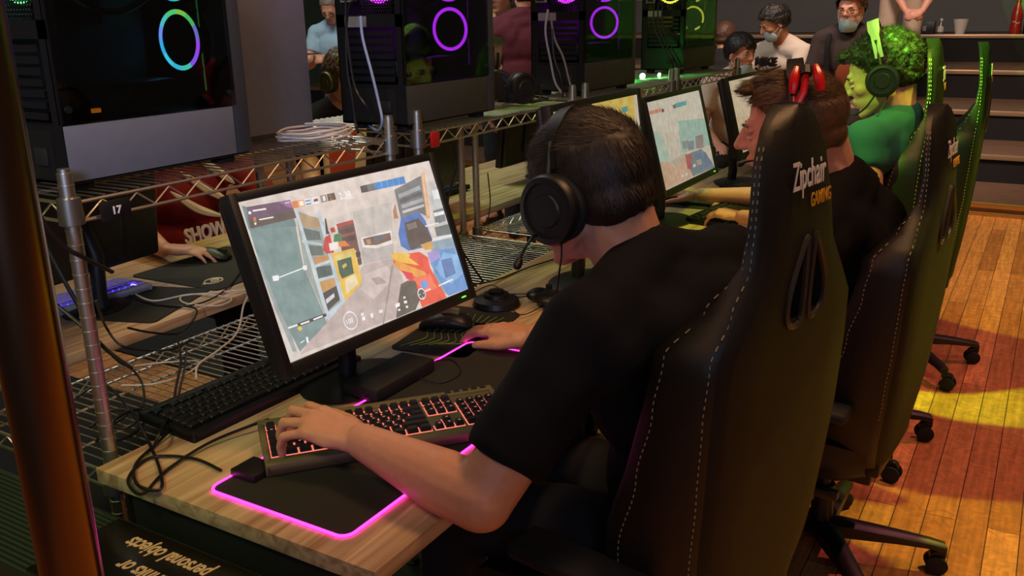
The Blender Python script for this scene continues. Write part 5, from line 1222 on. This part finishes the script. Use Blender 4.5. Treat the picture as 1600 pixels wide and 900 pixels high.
m = MB(); m.tube([F @ V((p.x, p.y, .012)) for p in catmull([V((-.13, -.02, 0)), V((-.10, -.055, 0)), V((-.02, -.04, 0)), V((.10, .0, 0))], 6)], .008, 6, rads=[.003+.009*math.sin(PI*min(1, .15+j/22)) for j in range(19)]); m.build('shirt_swoosh', BLACK, b)
J = seated((-1.55, 7.9), R(-80), base=.10, lean=.15, head=(0, 0, -.2), arms='clasp', seat=.36)
person('person in black jacket hunched on the steps behind the cream shirted one', J, dict(vox=.010, shirt=BLKJ, sleeve=1.0, hair=HD, trousers=BLKJ, shoes=SHOE))
J = seated((-1.27, 6.70), R(-88), lean=.06, head=(-.15, 0, -.1), arms='lap', seat=.73)
b, P_, B_, l_ = person('person with glasses and pale blue chin mask in a dark hoodie, facing the camera', J, dict(vox=.007, w=1.15, fat=1.25, hs=1.03, shirt=DARK, sleeve=1.9, hair=HB, hair_th=.022, hair_amp=.01, strands=1500, mess=.8, glasses=True, mask=(-.028, 0), trousers=mat('grey shorts', (90, 84, 82), .9), leglen=-1, shoes=mat('white socks and shoes', (190, 182, 170), .8), skin=SKIN2))
f, l, up, Bt = base_frame(J); c = V(J['che'])-l_
m = MB(); m.ell(c+f*.125-up*.08+l*.0, Bt, (.028, .06, .12), 14); m.build('orange_panel', mat('orange cloth', (160, 76, 40), .85), b)
m = MB()
for q in (1, -1): m = MB(); m.tube(catmull([c+l*q*.12+up*.17-f*.04, c+l*q*.12+up*.14+f*.11, c+l*q*.11-up*.05+f*.15], 6), .018, 8); m.build('backpack_strap', BLKJ, b)
J = standing((-1.36, 9.45), R(-85), base=.581, lean=.12, arms='clasp', sc=1.12)
J['wL'] = V((-1.134, 9.100, 1.439)); J['wR'] = V((-1.267, 9.100, 1.441)); J['eL'] = V((-1.058, 9.200, 1.645)); J['eR'] = V((-1.412, 9.200, 1.655))
person('person in beige trousers standing on the steps with clasped hands', J, dict(vox=.009, shirt=BLKJ, hair=HB, trousers=BEIGE, shoes=SHOE, skin=SKIN2))

# ------------------------------------------------------------------ cables and clutter
def cable(label, pts, r=.0028, m=None, group='loose black cables', name='cable', cat='cable', k=8):
    pts = [V(p) for p in pts]; loc = pts[0].copy(); t = MB().tube(catmull([p-loc for p in pts], k), r, 8).build(name, m or CABLE, None, loc=loc)
    return tag(t, label, cat, group)
cable('black cable looping over the near left corner of the desk', [(-1.201, 1.093, 0.760), (-1.240, 0.987, 0.750), (-1.231, 0.880, 0.745), (-1.200, 0.806, 0.745), (-1.264, 0.828, 0.745), (-1.295, 0.897, 0.745), (-1.228, 0.932, 0.745), (-1.148, 0.926, 0.745)])
cable('second black cable crossing the desk corner in a narrow loop', [(-1.391, 0.939, 0.800), (-1.350, 0.936, 0.746), (-1.239, 0.873, 0.746), (-1.184, 0.829, 0.746), (-1.232, 0.822, 0.746), (-1.296, 0.868, 0.746), (-1.333, 0.945, 0.746), (-1.365, 1.051, 0.760)])
cable('thin cable curling in front of the black box under the monitor', [(-1.081, 1.409, 0.752), (-1.032, 1.421, 0.746), (-1.028, 1.487, 0.746), (-1.089, 1.540, 0.746), (-1.117, 1.498, 0.746), (-1.087, 1.383, 0.746)], .0014)
cable('black cable running from the keyboard up behind the monitor foot', [(-1.080, 1.249, 0.760), (-1.186, 1.319, 0.750), (-1.291, 1.363, 0.750), (-1.319, 1.326, 0.780)], .0018)
cable('black cable from the controller across the desk edge', [(-1.289, 2.401, 0.746), (-1.315, 2.264, 0.746), (-1.327, 2.134, 0.746), (-1.299, 1.957, 0.780)], .0026)
for i, (a, b, c, d) in enumerate((((745,470),(780,462),(830,460),(860,470)), ((745,480),(790,480),(820,495),(850,480)), ((740,462),(770,450),(800,470),(845,462)))):
    cable('thin cord tangled around the knobbed gadget behind the hand', [(*(V(p)[:2]), .747+.004*i) for p in ([(-1.272, 1.929, 0.746), (-1.242, 1.997, 0.746), (-1.170, 2.048, 0.746), (-1.096, 2.022, 0.746)], [(-1.242, 1.883, 0.746), (-1.175, 1.919, 0.746), (-1.098, 1.871, 0.746), (-1.085, 1.966, 0.746)], [(-1.305, 1.964, 0.746), (-1.296, 2.050, 0.746), (-1.188, 1.974, 0.746), (-1.141, 2.050, 0.746)])[i]], .0015)
# white cable on the far desk, dropping to the lower shelf
cable('white cable coiled on the far desk and dropping to the wire shelf', [(-2.199, 1.541, 0.746), (-2.064, 1.511, 0.746), (-2.016, 1.603, 0.746), (-1.891, 1.629, 0.746), (-1.869, 1.564, 0.746), (-1.965, 1.538, 0.746), (-2.026, 1.578, 0.746), (-1.977, 1.637, 0.746), (-1.896, 1.693, 0.748), (-1.780, 1.572, 0.754), (-1.740, 1.507, 0.709), (-1.670, 1.381, 0.715), (-1.657, 1.310, 0.706), (-1.593, 1.248, 0.706)], .0026, WCABLE, None)
cable('second white cable end lying on the lower wire shelf', [(-1.786, 1.231, 0.706), (-1.738, 1.284, 0.706), (-1.673, 1.324, 0.706), (-1.636, 1.255, 0.706), (-1.654, 1.181, 0.706), (-1.712, 1.141, 0.706)], .0022, WCABLE, None)
pts = []
rn = random.Random(3)
for k in range(46):
    a = k*.62; pts.append(V((-1.50+(.085+.02*rn.random())*math.cos(a)*.75, 1.60+(.085+.02*rn.random())*math.sin(a), 1.210+.0006*k+.004*rn.random())))
cable('white cable coiled on the upper rack shelf between two computers', pts, .0028, WCABLE, None, k=5)
# black cables around the first post and lower shelf
cable('black cable sagging across the nearest rack post', [(-1.340, 0.760, 1.297), (-1.340, 0.784, 1.239), (-1.340, 0.806, 1.184), (-1.345, 0.834, 1.141), (-1.350, 0.867, 1.114), (-1.420, 0.963, 1.055)], .004)
cable('thick black cable crossing behind the nearest post', [(-1.500, 0.869, 1.033), (-1.460, 0.890, 0.991), (-1.420, 0.901, 0.958), (-1.450, 0.952, 0.899), (-1.761, 1.206, 0.715)], .004)
cable('black cable lying in curves on the lower wire shelf', [(-1.603, 1.042, 0.950), (-1.848, 1.215, 0.800), (-1.800, 1.216, 0.760), (-1.792, 1.276, 0.730), (-1.767, 1.329, 0.720), (-1.780, 1.398, 0.720)], .003)
cable('black cable hanging from the far desk edge in a wide bend', [(-2.032, 1.486, 0.747), (-1.920, 1.521, 0.747), (-1.850, 1.472, 0.746), (-1.820, 1.394, 0.732), (-1.800, 1.306, 0.763), (-1.800, 1.239, 0.797)], .0028)
cable('black cable running down to the shelf knot', [(-1.841, 1.195, 0.760), (-1.788, 1.194, 0.730), (-1.773, 1.213, 0.710), (-1.677, 1.169, 0.706), (-1.574, 1.089, 0.706), (-1.584, 1.047, 0.706)], .0028)
cable('black cable dropping in front of the shelf knot', [(-1.714, 1.328, 0.730), (-1.625, 1.244, 0.720), (-1.537, 1.155, 0.710), (-1.433, 1.085, 0.710)], .0028)
cable('tangled black cable at the foot of the nearest post', [(-1.734, 1.047, 0.710), (-1.743, 1.117, 0.712), (-1.574, 1.055, 0.712), (-1.540, 0.992, 0.710), (-1.500, 1.000, 0.712), (-1.531, 1.046, 0.711), (-1.592, 1.038, 0.715), (-1.572, 0.965, 0.710)], .003)
cable('black cable across the far desk below the ring logo mat', [(-2.202, 1.983, 0.755), (-2.046, 1.801, 0.747), (-1.939, 1.626, 0.747), (-1.944, 1.520, 0.747), (-2.062, 1.489, 0.747), (-2.177, 1.515, 0.747)], .0028)
cable('thick black cable looping in front of the foot of the nearest post', [(-1.501, 0.929, 0.712), (-1.481, 0.963, 0.750), (-1.500, 1.027, 0.740), (-1.501, 1.043, 0.712), (-1.465, 0.980, 0.712), (-1.479, 0.941, 0.712)], .0035)
cable('black cable reaching from the far desk edge to the dark keyboard', [(-1.840, 1.399, 0.726), (-1.653, 1.261, 0.740), (-1.579, 1.185, 0.720), (-1.420, 1.046, 0.750), (-1.311, 0.935, 0.775), (-1.309, 0.916, 0.752)], .003)
cable('black cable rising beside the nearest post to the upper shelf', [(-1.430, 0.894, 1.212), (-1.450, 0.909, 1.117), (-1.440, 0.906, 1.037), (-1.430, 0.907, 0.954), (-1.430, 0.903, 0.857)], .0032)
cable('pair of dark cords hanging under the upper shelf left of the nearest post', [(-1.500, 0.867, 1.276), (-1.520, 0.889, 1.171), (-1.500, 0.903, 1.089), (-1.470, 0.916, 1.006), (-1.450, 0.932, 0.943)], .004)
cable('dark cable hanging behind the nearest monitor down to the wire shelf', [(-1.450, 2.093, 1.156), (-1.450, 2.110, 1.072), (-1.440, 2.050, 0.972), (-1.420, 2.066, 0.859), (-1.380, 2.130, 0.732)], .0028)
cable('thin dark cable between the two inner rack posts', [(-1.860, 2.830, 0.837), (-1.870, 2.866, 0.716), (-1.880, 2.937, 0.687), (-1.900, 3.001, 0.764), (-1.900, 2.987, 0.883)], .0025)
# cords at the backs of the computers
cable('pale blue cord with plug hanging at the back of the first purple computer', [(-1.473, 1.760, 1.488), (-1.466, 1.755, 1.436), (-1.442, 1.750, 1.361), (-1.424, 1.750, 1.285), (-1.413, 1.745, 1.240), (-1.450, 1.771, 1.213), (-1.552, 1.858, 1.213)], .0035, mat('pale blue cord', (130, 150, 190), .5), 'cords behind the computers')
cable('black cord left of the first purple computer, outer of the two', [(-1.467, 1.740, 1.525), (-1.490, 1.740, 1.511), (-1.504, 1.740, 1.452), (-1.508, 1.740, 1.361), (-1.499, 1.740, 1.299), (-1.493, 1.740, 1.229), (-1.471, 1.721, 1.213)], .0035, None, 'cords behind the computers')
cable('black cord left of the first purple computer, inner of the two', [(-1.490, 1.730, 1.525), (-1.494, 1.730, 1.467), (-1.488, 1.730, 1.377), (-1.477, 1.730, 1.316), (-1.448, 1.730, 1.278), (-1.443, 1.788, 1.213)], .003, None, 'cords behind the computers')
cable('pale cord at the back of the second purple computer', [(-1.501, 2.760, 1.498), (-1.511, 2.760, 1.426), (-1.492, 2.760, 1.332), (-1.473, 2.760, 1.258), (-1.448, 2.779, 1.214)], .004, mat('pale grey cord', (150, 150, 150), .5), 'cords behind the computers')
cable('long grey cord at the back of the second purple computer', [(-1.481, 2.740, 1.487), (-1.466, 2.740, 1.406), (-1.433, 2.740, 1.344), (-1.408, 2.740, 1.261), (-1.393, 2.749, 1.214)], .004, mat('mid grey cord', (100, 100, 100), .5), 'cords behind the computers')
cable('black cord at the back of the second purple computer', [(-1.465, 2.720, 1.437), (-1.456, 2.720, 1.344), (-1.432, 2.720, 1.282), (-1.430, 2.735, 1.214)], .004, None, 'cords behind the computers')
for i, dx in enumerate((0, 6, 12)):
    cable('%s green lit cord at the back of the yellow computer' % ('leftmost', 'middle', 'rightmost')[i], [V(p)+V((.012*i, .02*i, 0)) for p in ((-1.606, 3.950, 1.520), (-1.603, 3.950, 1.424), (-1.563, 3.950, 1.340), (-1.518, 3.950, 1.270), (-1.545, 4.081, 1.214))], .004, None, 'cords behind the computers')
# headsets and clutter on the shelf between the purple computers
def flatP(c, rz, tilt=0):
    Rm = Matrix.Rotation(rz, 3, 'Z') @ Matrix.Rotation(tilt, 3, 'Y'); return lambda x, y, z: V(c)+Rm @ V((x, y, z))
headset('black headset standing on the rack shelf between the two purple computers', flatP((-1.60, 2.58, 1.282), R(40), R(8)), LEATHER, BLACK, mic=False, wide=.075, bandh=.13)
headset('black headset lying low on the shelf at the right of the first purple computer', flatP((-1.47, 2.44, 1.262), R(70), R(100)), LEATHER, BLACK, mic=False, wide=.075, bandh=.12)
for i in range(5):
    a = rn.uniform(0, 6); c = V((-1.60+.03*i, 2.60-.01*i, 1.2085))
    cable('black cord bundled on the shelf behind the head of the navy player', [c+V((.07*math.cos(a+k*.9)*(1+.2*rn.random()), .05*math.sin(a+k*.9), .006*k*rn.random()+.002*i)) for k in range(9)], .004, None, 'cord bundle on the second rack')
# board with orange and cream print behind the shelf
t = thing('printed_board', 'cream edged board with orange and dark print beyond the cable coil', 'board', (-2.42, 2.86, .742), R(94))
m = MB(); m.bx(-.26, .26, -.008, .008, 0, .36, .004); m.build('board_panel', mat('cream board', (214, 200, 150), .6), t)
m = MB(); m.prism([(-.24, .05), (-.10, .05), (-.05, .34), (-.24, .34)], .002, frame((0, -.0085, 0), (1, 0, 0), (0, 0, 1))); m.build('orange_print', mat('orange print', (190, 70, 36), .6), t)
m = MB(); m.prism([(.04, .05), (.24, .05), (.24, .34), (.12, .34)], .002, frame((0, -.0085, 0), (1, 0, 0), (0, 0, 1))); m.build('red_print', mat('red print', (110, 20, 24), .6), t)
# light bar glowing green at the left of the yellow computer
t = thing('light_stick', 'small glowing green light bar on the shelf beside the yellow computer', 'light', (-1.523, 3.829, 1.216), R(-70))
MB().cap((-.03, 0, 0), (.03, 0, 0), .007, None, 10).build('lamp_tube', emat('green lamp', (120, 255, 130), 14), t)
t = thing('light_stick', 'bright green lamp end at the left foot of the yellow computer shelf', 'light', (-1.562, 3.732, 1.216), R(-70))
MB().cap((-.015, 0, 0), (.015, 0, 0), .012, None, 10).build('lamp_tube', emat('green lamp', (120, 255, 130), 14), t)
t = thing('ceiling_light', 'distant green light strip above the maroon shirt', 'light', (-4.9, 12.6, 1.75))
MB().cap((-.13, 0, 0), (.13, 0, 0), .035, None, 12).build('lamp_tube', emat('distant green lamp', (30, 230, 130), 1.5), t)

# dark sheets added for the shade below the racks, parquet showing through the gaps
SHADEM = mat('floor shade sheet', (22, 24, 22), .9, noise_amt=.1, noise_scale=60)
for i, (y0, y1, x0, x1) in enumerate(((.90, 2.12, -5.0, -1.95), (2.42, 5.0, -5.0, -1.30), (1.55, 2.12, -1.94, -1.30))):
    t = thing('floor_shade_sheet', 'added dark sheet for the shade on the floor under the racks, %s the orange parquet gap' % ('nearer than', 'farther than', 'beside')[i], 'mat', ((x0+x1)/2, (y0+y1)/2, .001), group='added floor shade sheets below the racks')
    MB().bx(-(x1-x0)/2, (x1-x0)/2, -(y1-y0)/2, (y1-y0)/2, 0, .006, .001).build('mat_sheet', SHADEM, t)

# ------------------------------------------------------------------ light
def world():
    w = bpy.data.worlds.new('world'); scn.world = w; w.use_nodes = True
    b = w.node_tree.nodes['Background']; b.inputs[0].default_value = srgb((255, 226, 200))+(1,); b.inputs[1].default_value = .035
world()
def aim(o, loc, tgt):
    o.location = loc; d = V(tgt)-V(loc); o.rotation_euler = d.to_track_quat('-Z', 'Y').to_euler()
def light(name, typ, loc, tgt, col, power, size=.2, angle=60, blend=.3):
    ld = bpy.data.lights.new(name, typ); o = bpy.data.objects.new(name, ld); COL.objects.link(o)
    ld.color = srgb(col); ld.energy = power
    if typ == 'AREA': ld.shape = 'DISK'; ld.size = size
    elif typ == 'SPOT': ld.spot_size = R(angle); ld.spot_blend = blend; ld.shadow_soft_size = size
    else: ld.shadow_soft_size = size
    aim(o, loc, tgt); return o
class NG:
    def __init__(s, nt): s.nt = nt
    def m(s, op, a, b=None, c=None):
        n = s.nt.nodes.new('ShaderNodeMath'); n.operation = op
        for i, x in enumerate((a, b, c)):
            if x is None: continue
            if isinstance(x, (int, float)): n.inputs[i].default_value = x
            else: s.nt.links.new(x, n.inputs[i])
        return n.outputs[0]
def gobo(name, loc, tgt, col, power, angle, fn, size=.02):
    """stage projector with a patterned slide; fn(G,x,y,noise) gives the pattern where the beam meets the floor"""
    o = light(name, 'SPOT', loc, tgt, col, power, size, angle, .05); ld = o.data; ld.use_nodes = True; nt = ld.node_tree
    em = [n for n in nt.nodes if n.type == 'EMISSION'][0]
    g = nt.nodes.new('ShaderNodeNewGeometry'); sp = nt.nodes.new('ShaderNodeSeparateXYZ'); nt.links.new(g.outputs['Incoming'], sp.inputs[0])
    G = NG(nt); t = G.m('DIVIDE', -loc[2], sp.outputs[2])
    x = G.m('ADD', G.m('MULTIPLY', sp.outputs[0], t), loc[0]); y = G.m('ADD', G.m('MULTIPLY', sp.outputs[1], t), loc[1])
    cb = nt.nodes.new('ShaderNodeCombineXYZ'); nt.links.new(x, cb.inputs[0]); nt.links.new(y, cb.inputs[1])
    nz = nt.nodes.new('ShaderNodeTexNoise'); nz.inputs['Scale'].default_value = 13; nz.inputs['Detail'].default_value = 3; nz.inputs['Distortion'].default_value = 3; nt.links.new(cb.outputs[0], nz.inputs['Vector'])
    f = fn(G, x, y, nz.outputs['Fac'])
    nt.links.new(f, em.inputs['Strength'])
    return o
def step(G, a, b): return G.m('GREATER_THAN', a, b)
def ripple(G, n, lo=.55, hi=1.5):
    # thin bright caustic lines where the noise crosses its middle
    d = G.m('ABSOLUTE', G.m('SUBTRACT', n, .5)); l = G.m('SUBTRACT', 1., G.m('MINIMUM', G.m('MULTIPLY', d, 14.), 1.))
    return G.m('ADD', lo, G.m('MULTIPLY', l, hi-lo))
def aisle(G, x, y): return G.m('MULTIPLY', step(G, x, -.66), G.m('LESS_THAN', y, 7.4))
def limefloor_fn(G, x, y, n):
    wob = G.m('MULTIPLY', G.m('SINE', G.m('MULTIPLY', x, 11.)), .025)
    lo = G.m('ADD', 3.51, wob); hi = G.m('ADD', G.m('ADD', 3.88, G.m('MULTIPLY', x, .6)), G.m('MULTIPLY', wob, 1.3)); hi = G.m('MAXIMUM', hi, G.m('SUBTRACT', 3.70, wob))
    band = G.m('MULTIPLY', step(G, y, lo), G.m('LESS_THAN', y, hi))
    return G.m('MULTIPLY', G.m('MULTIPLY', band, aisle(G, x, y)), ripple(G, n, .6, 1.6))
AP = (1.1, 4.6, 4.2)
gobo('lime_floor_projector', AP, (-.2, 3.7, 0), (180, 255, 10), 1350, 60, limefloor_fn)
def lime_fn(G, x, y, n):
    right = G.m('MULTIPLY', step(G, x, .12), step(G, y, G.m('ADD', 2.80, G.m('MULTIPLY', x, 1.35))))
    return G.m('ADD', right, G.m('MULTIPLY', 11., G.m('MULTIPLY', right, step(G, x, .47))))
gobo('lime_projector', (-2.0, .5, 3.7), (-.1, 3.3, .9), (140, 255, 60), 640, 80, lime_fn)
light('lime_hand_spot', 'SPOT', (1.2, 2.5, 3.8), (-1.05, 3.25, .78), (205, 255, 60), 420, .05, 15, .3)
def amber_fn(G, x, y, n):
    wob = G.m('MULTIPLY', G.m('SINE', G.m('MULTIPLY', x, 9.)), .03)
    near = G.m('LESS_THAN', y, G.m('ADD', G.m('ADD', 2.90, G.m('MULTIPLY', x, .15)), wob))
    e = G.m('ADD', G.m('POWER', G.m('ABSOLUTE', G.m('DIVIDE', G.m('ADD', x, .46), .24)), 2.), G.m('POWER', G.m('ABSOLUTE', G.m('DIVIDE', G.m('SUBTRACT', y, 2.765), .075)), 2.))
    near = G.m('MULTIPLY', near, step(G, e, 1.))
    e2 = G.m('ADD', G.m('POWER', G.m('ABSOLUTE', G.m('DIVIDE', G.m('ADD', x, .42), .28)), 2.), G.m('POWER', G.m('ABSOLUTE', G.m('DIVIDE', G.m('SUBTRACT', y, 2.22), .25)), 2.))
    near = G.m('MULTIPLY', near, step(G, e2, 1.))
    far = step(G, y, G.m('ADD', G.m('SUBTRACT', 4.58, G.m('MULTIPLY', x, .35)), G.m('MULTIPLY', wob, .6)))
    return G.m('MULTIPLY', aisle(G, x, y), G.m('ADD', G.m('MULTIPLY', near, ripple(G, n, 1.1, 1.9)), G.m('MULTIPLY', far, ripple(G, n, .75, 1.2))))
gobo('amber_projector', AP, (-.1, 3.7, 0), (225, 228, 20), 430, 90, amber_fn)
gobo('red_projector', AP, (-.1, 3.8, 0), (255, 140, 150), 260, 100, lambda G, x, y, n: aisle(G, x, y))
light('pink_wash', 'SPOT', (-2.6, -.2, 2.9), (-.52, 2.1, 1.2), (255, 110, 120), 55, .15, 16, .5)
# warm house light and added bluish fill on the computers
light('house_lamp', 'AREA', (.1, 2.0, 3.5), (-.9, 1.3, .8), (255, 188, 128), 40, .7)
light('front_lamp', 'AREA', (-.9, -.9, 3.6), (-.9, 1.4, .8), (255, 196, 150), 16, .8)
light('cool_panel_fill', 'SPOT', (.3, -1.3, 2.1), (-1.5, 1.35, 1.42), (192, 210, 255), 250, .4, 28, .8)  # unseen spot added to give the computer side panels a bluish light
light('cool_fill', 'AREA', (.9, -.9, 2.2), (-1.4, 1.3, 1.3), (200, 215, 255), 7, .6)
light('rail_fill', 'SPOT', (-.9, -.8, 3.5), (-1.4, 1.3, 1.2), (255, 236, 170), 120, .25, 30, .6)  # unseen spot added to put highlights on the rack rails
light('hall_lamp', 'SPOT', (-1.0, 5.2, 4.4), (-1.7, 9.4, 1.3), (255, 222, 200), 820, .5, 75, .6)
light('hall_lamp', 'AREA', (-4.0, 3.6, 4.0), (-4.2, 5.5, .9), (235, 235, 225), 90, 1.2)
light('green_stage_lamp', 'SPOT', (-2.5, 3.1, 3.9), (-2.1, 2.9, .75), (200, 255, 70), 75, .1, 40, .3)
light('far_desk_fill', 'SPOT', (-2.9, 1.2, 3.6), (-2.2, 1.6, .75), (255, 226, 150), 60, .2, 38, .5)  # unseen spot added to brighten the desk across the racks
light('green_low_lamp', 'POINT', (-1.62, 3.72, 1.30), (0, 0, 0), (40, 255, 80), .5, .03)
light('green_floor_spot', 'SPOT', (-2.6, -.6, 2.5), (-1.6, .75, .66), (90, 220, 60), 45, .1, 30, .5)
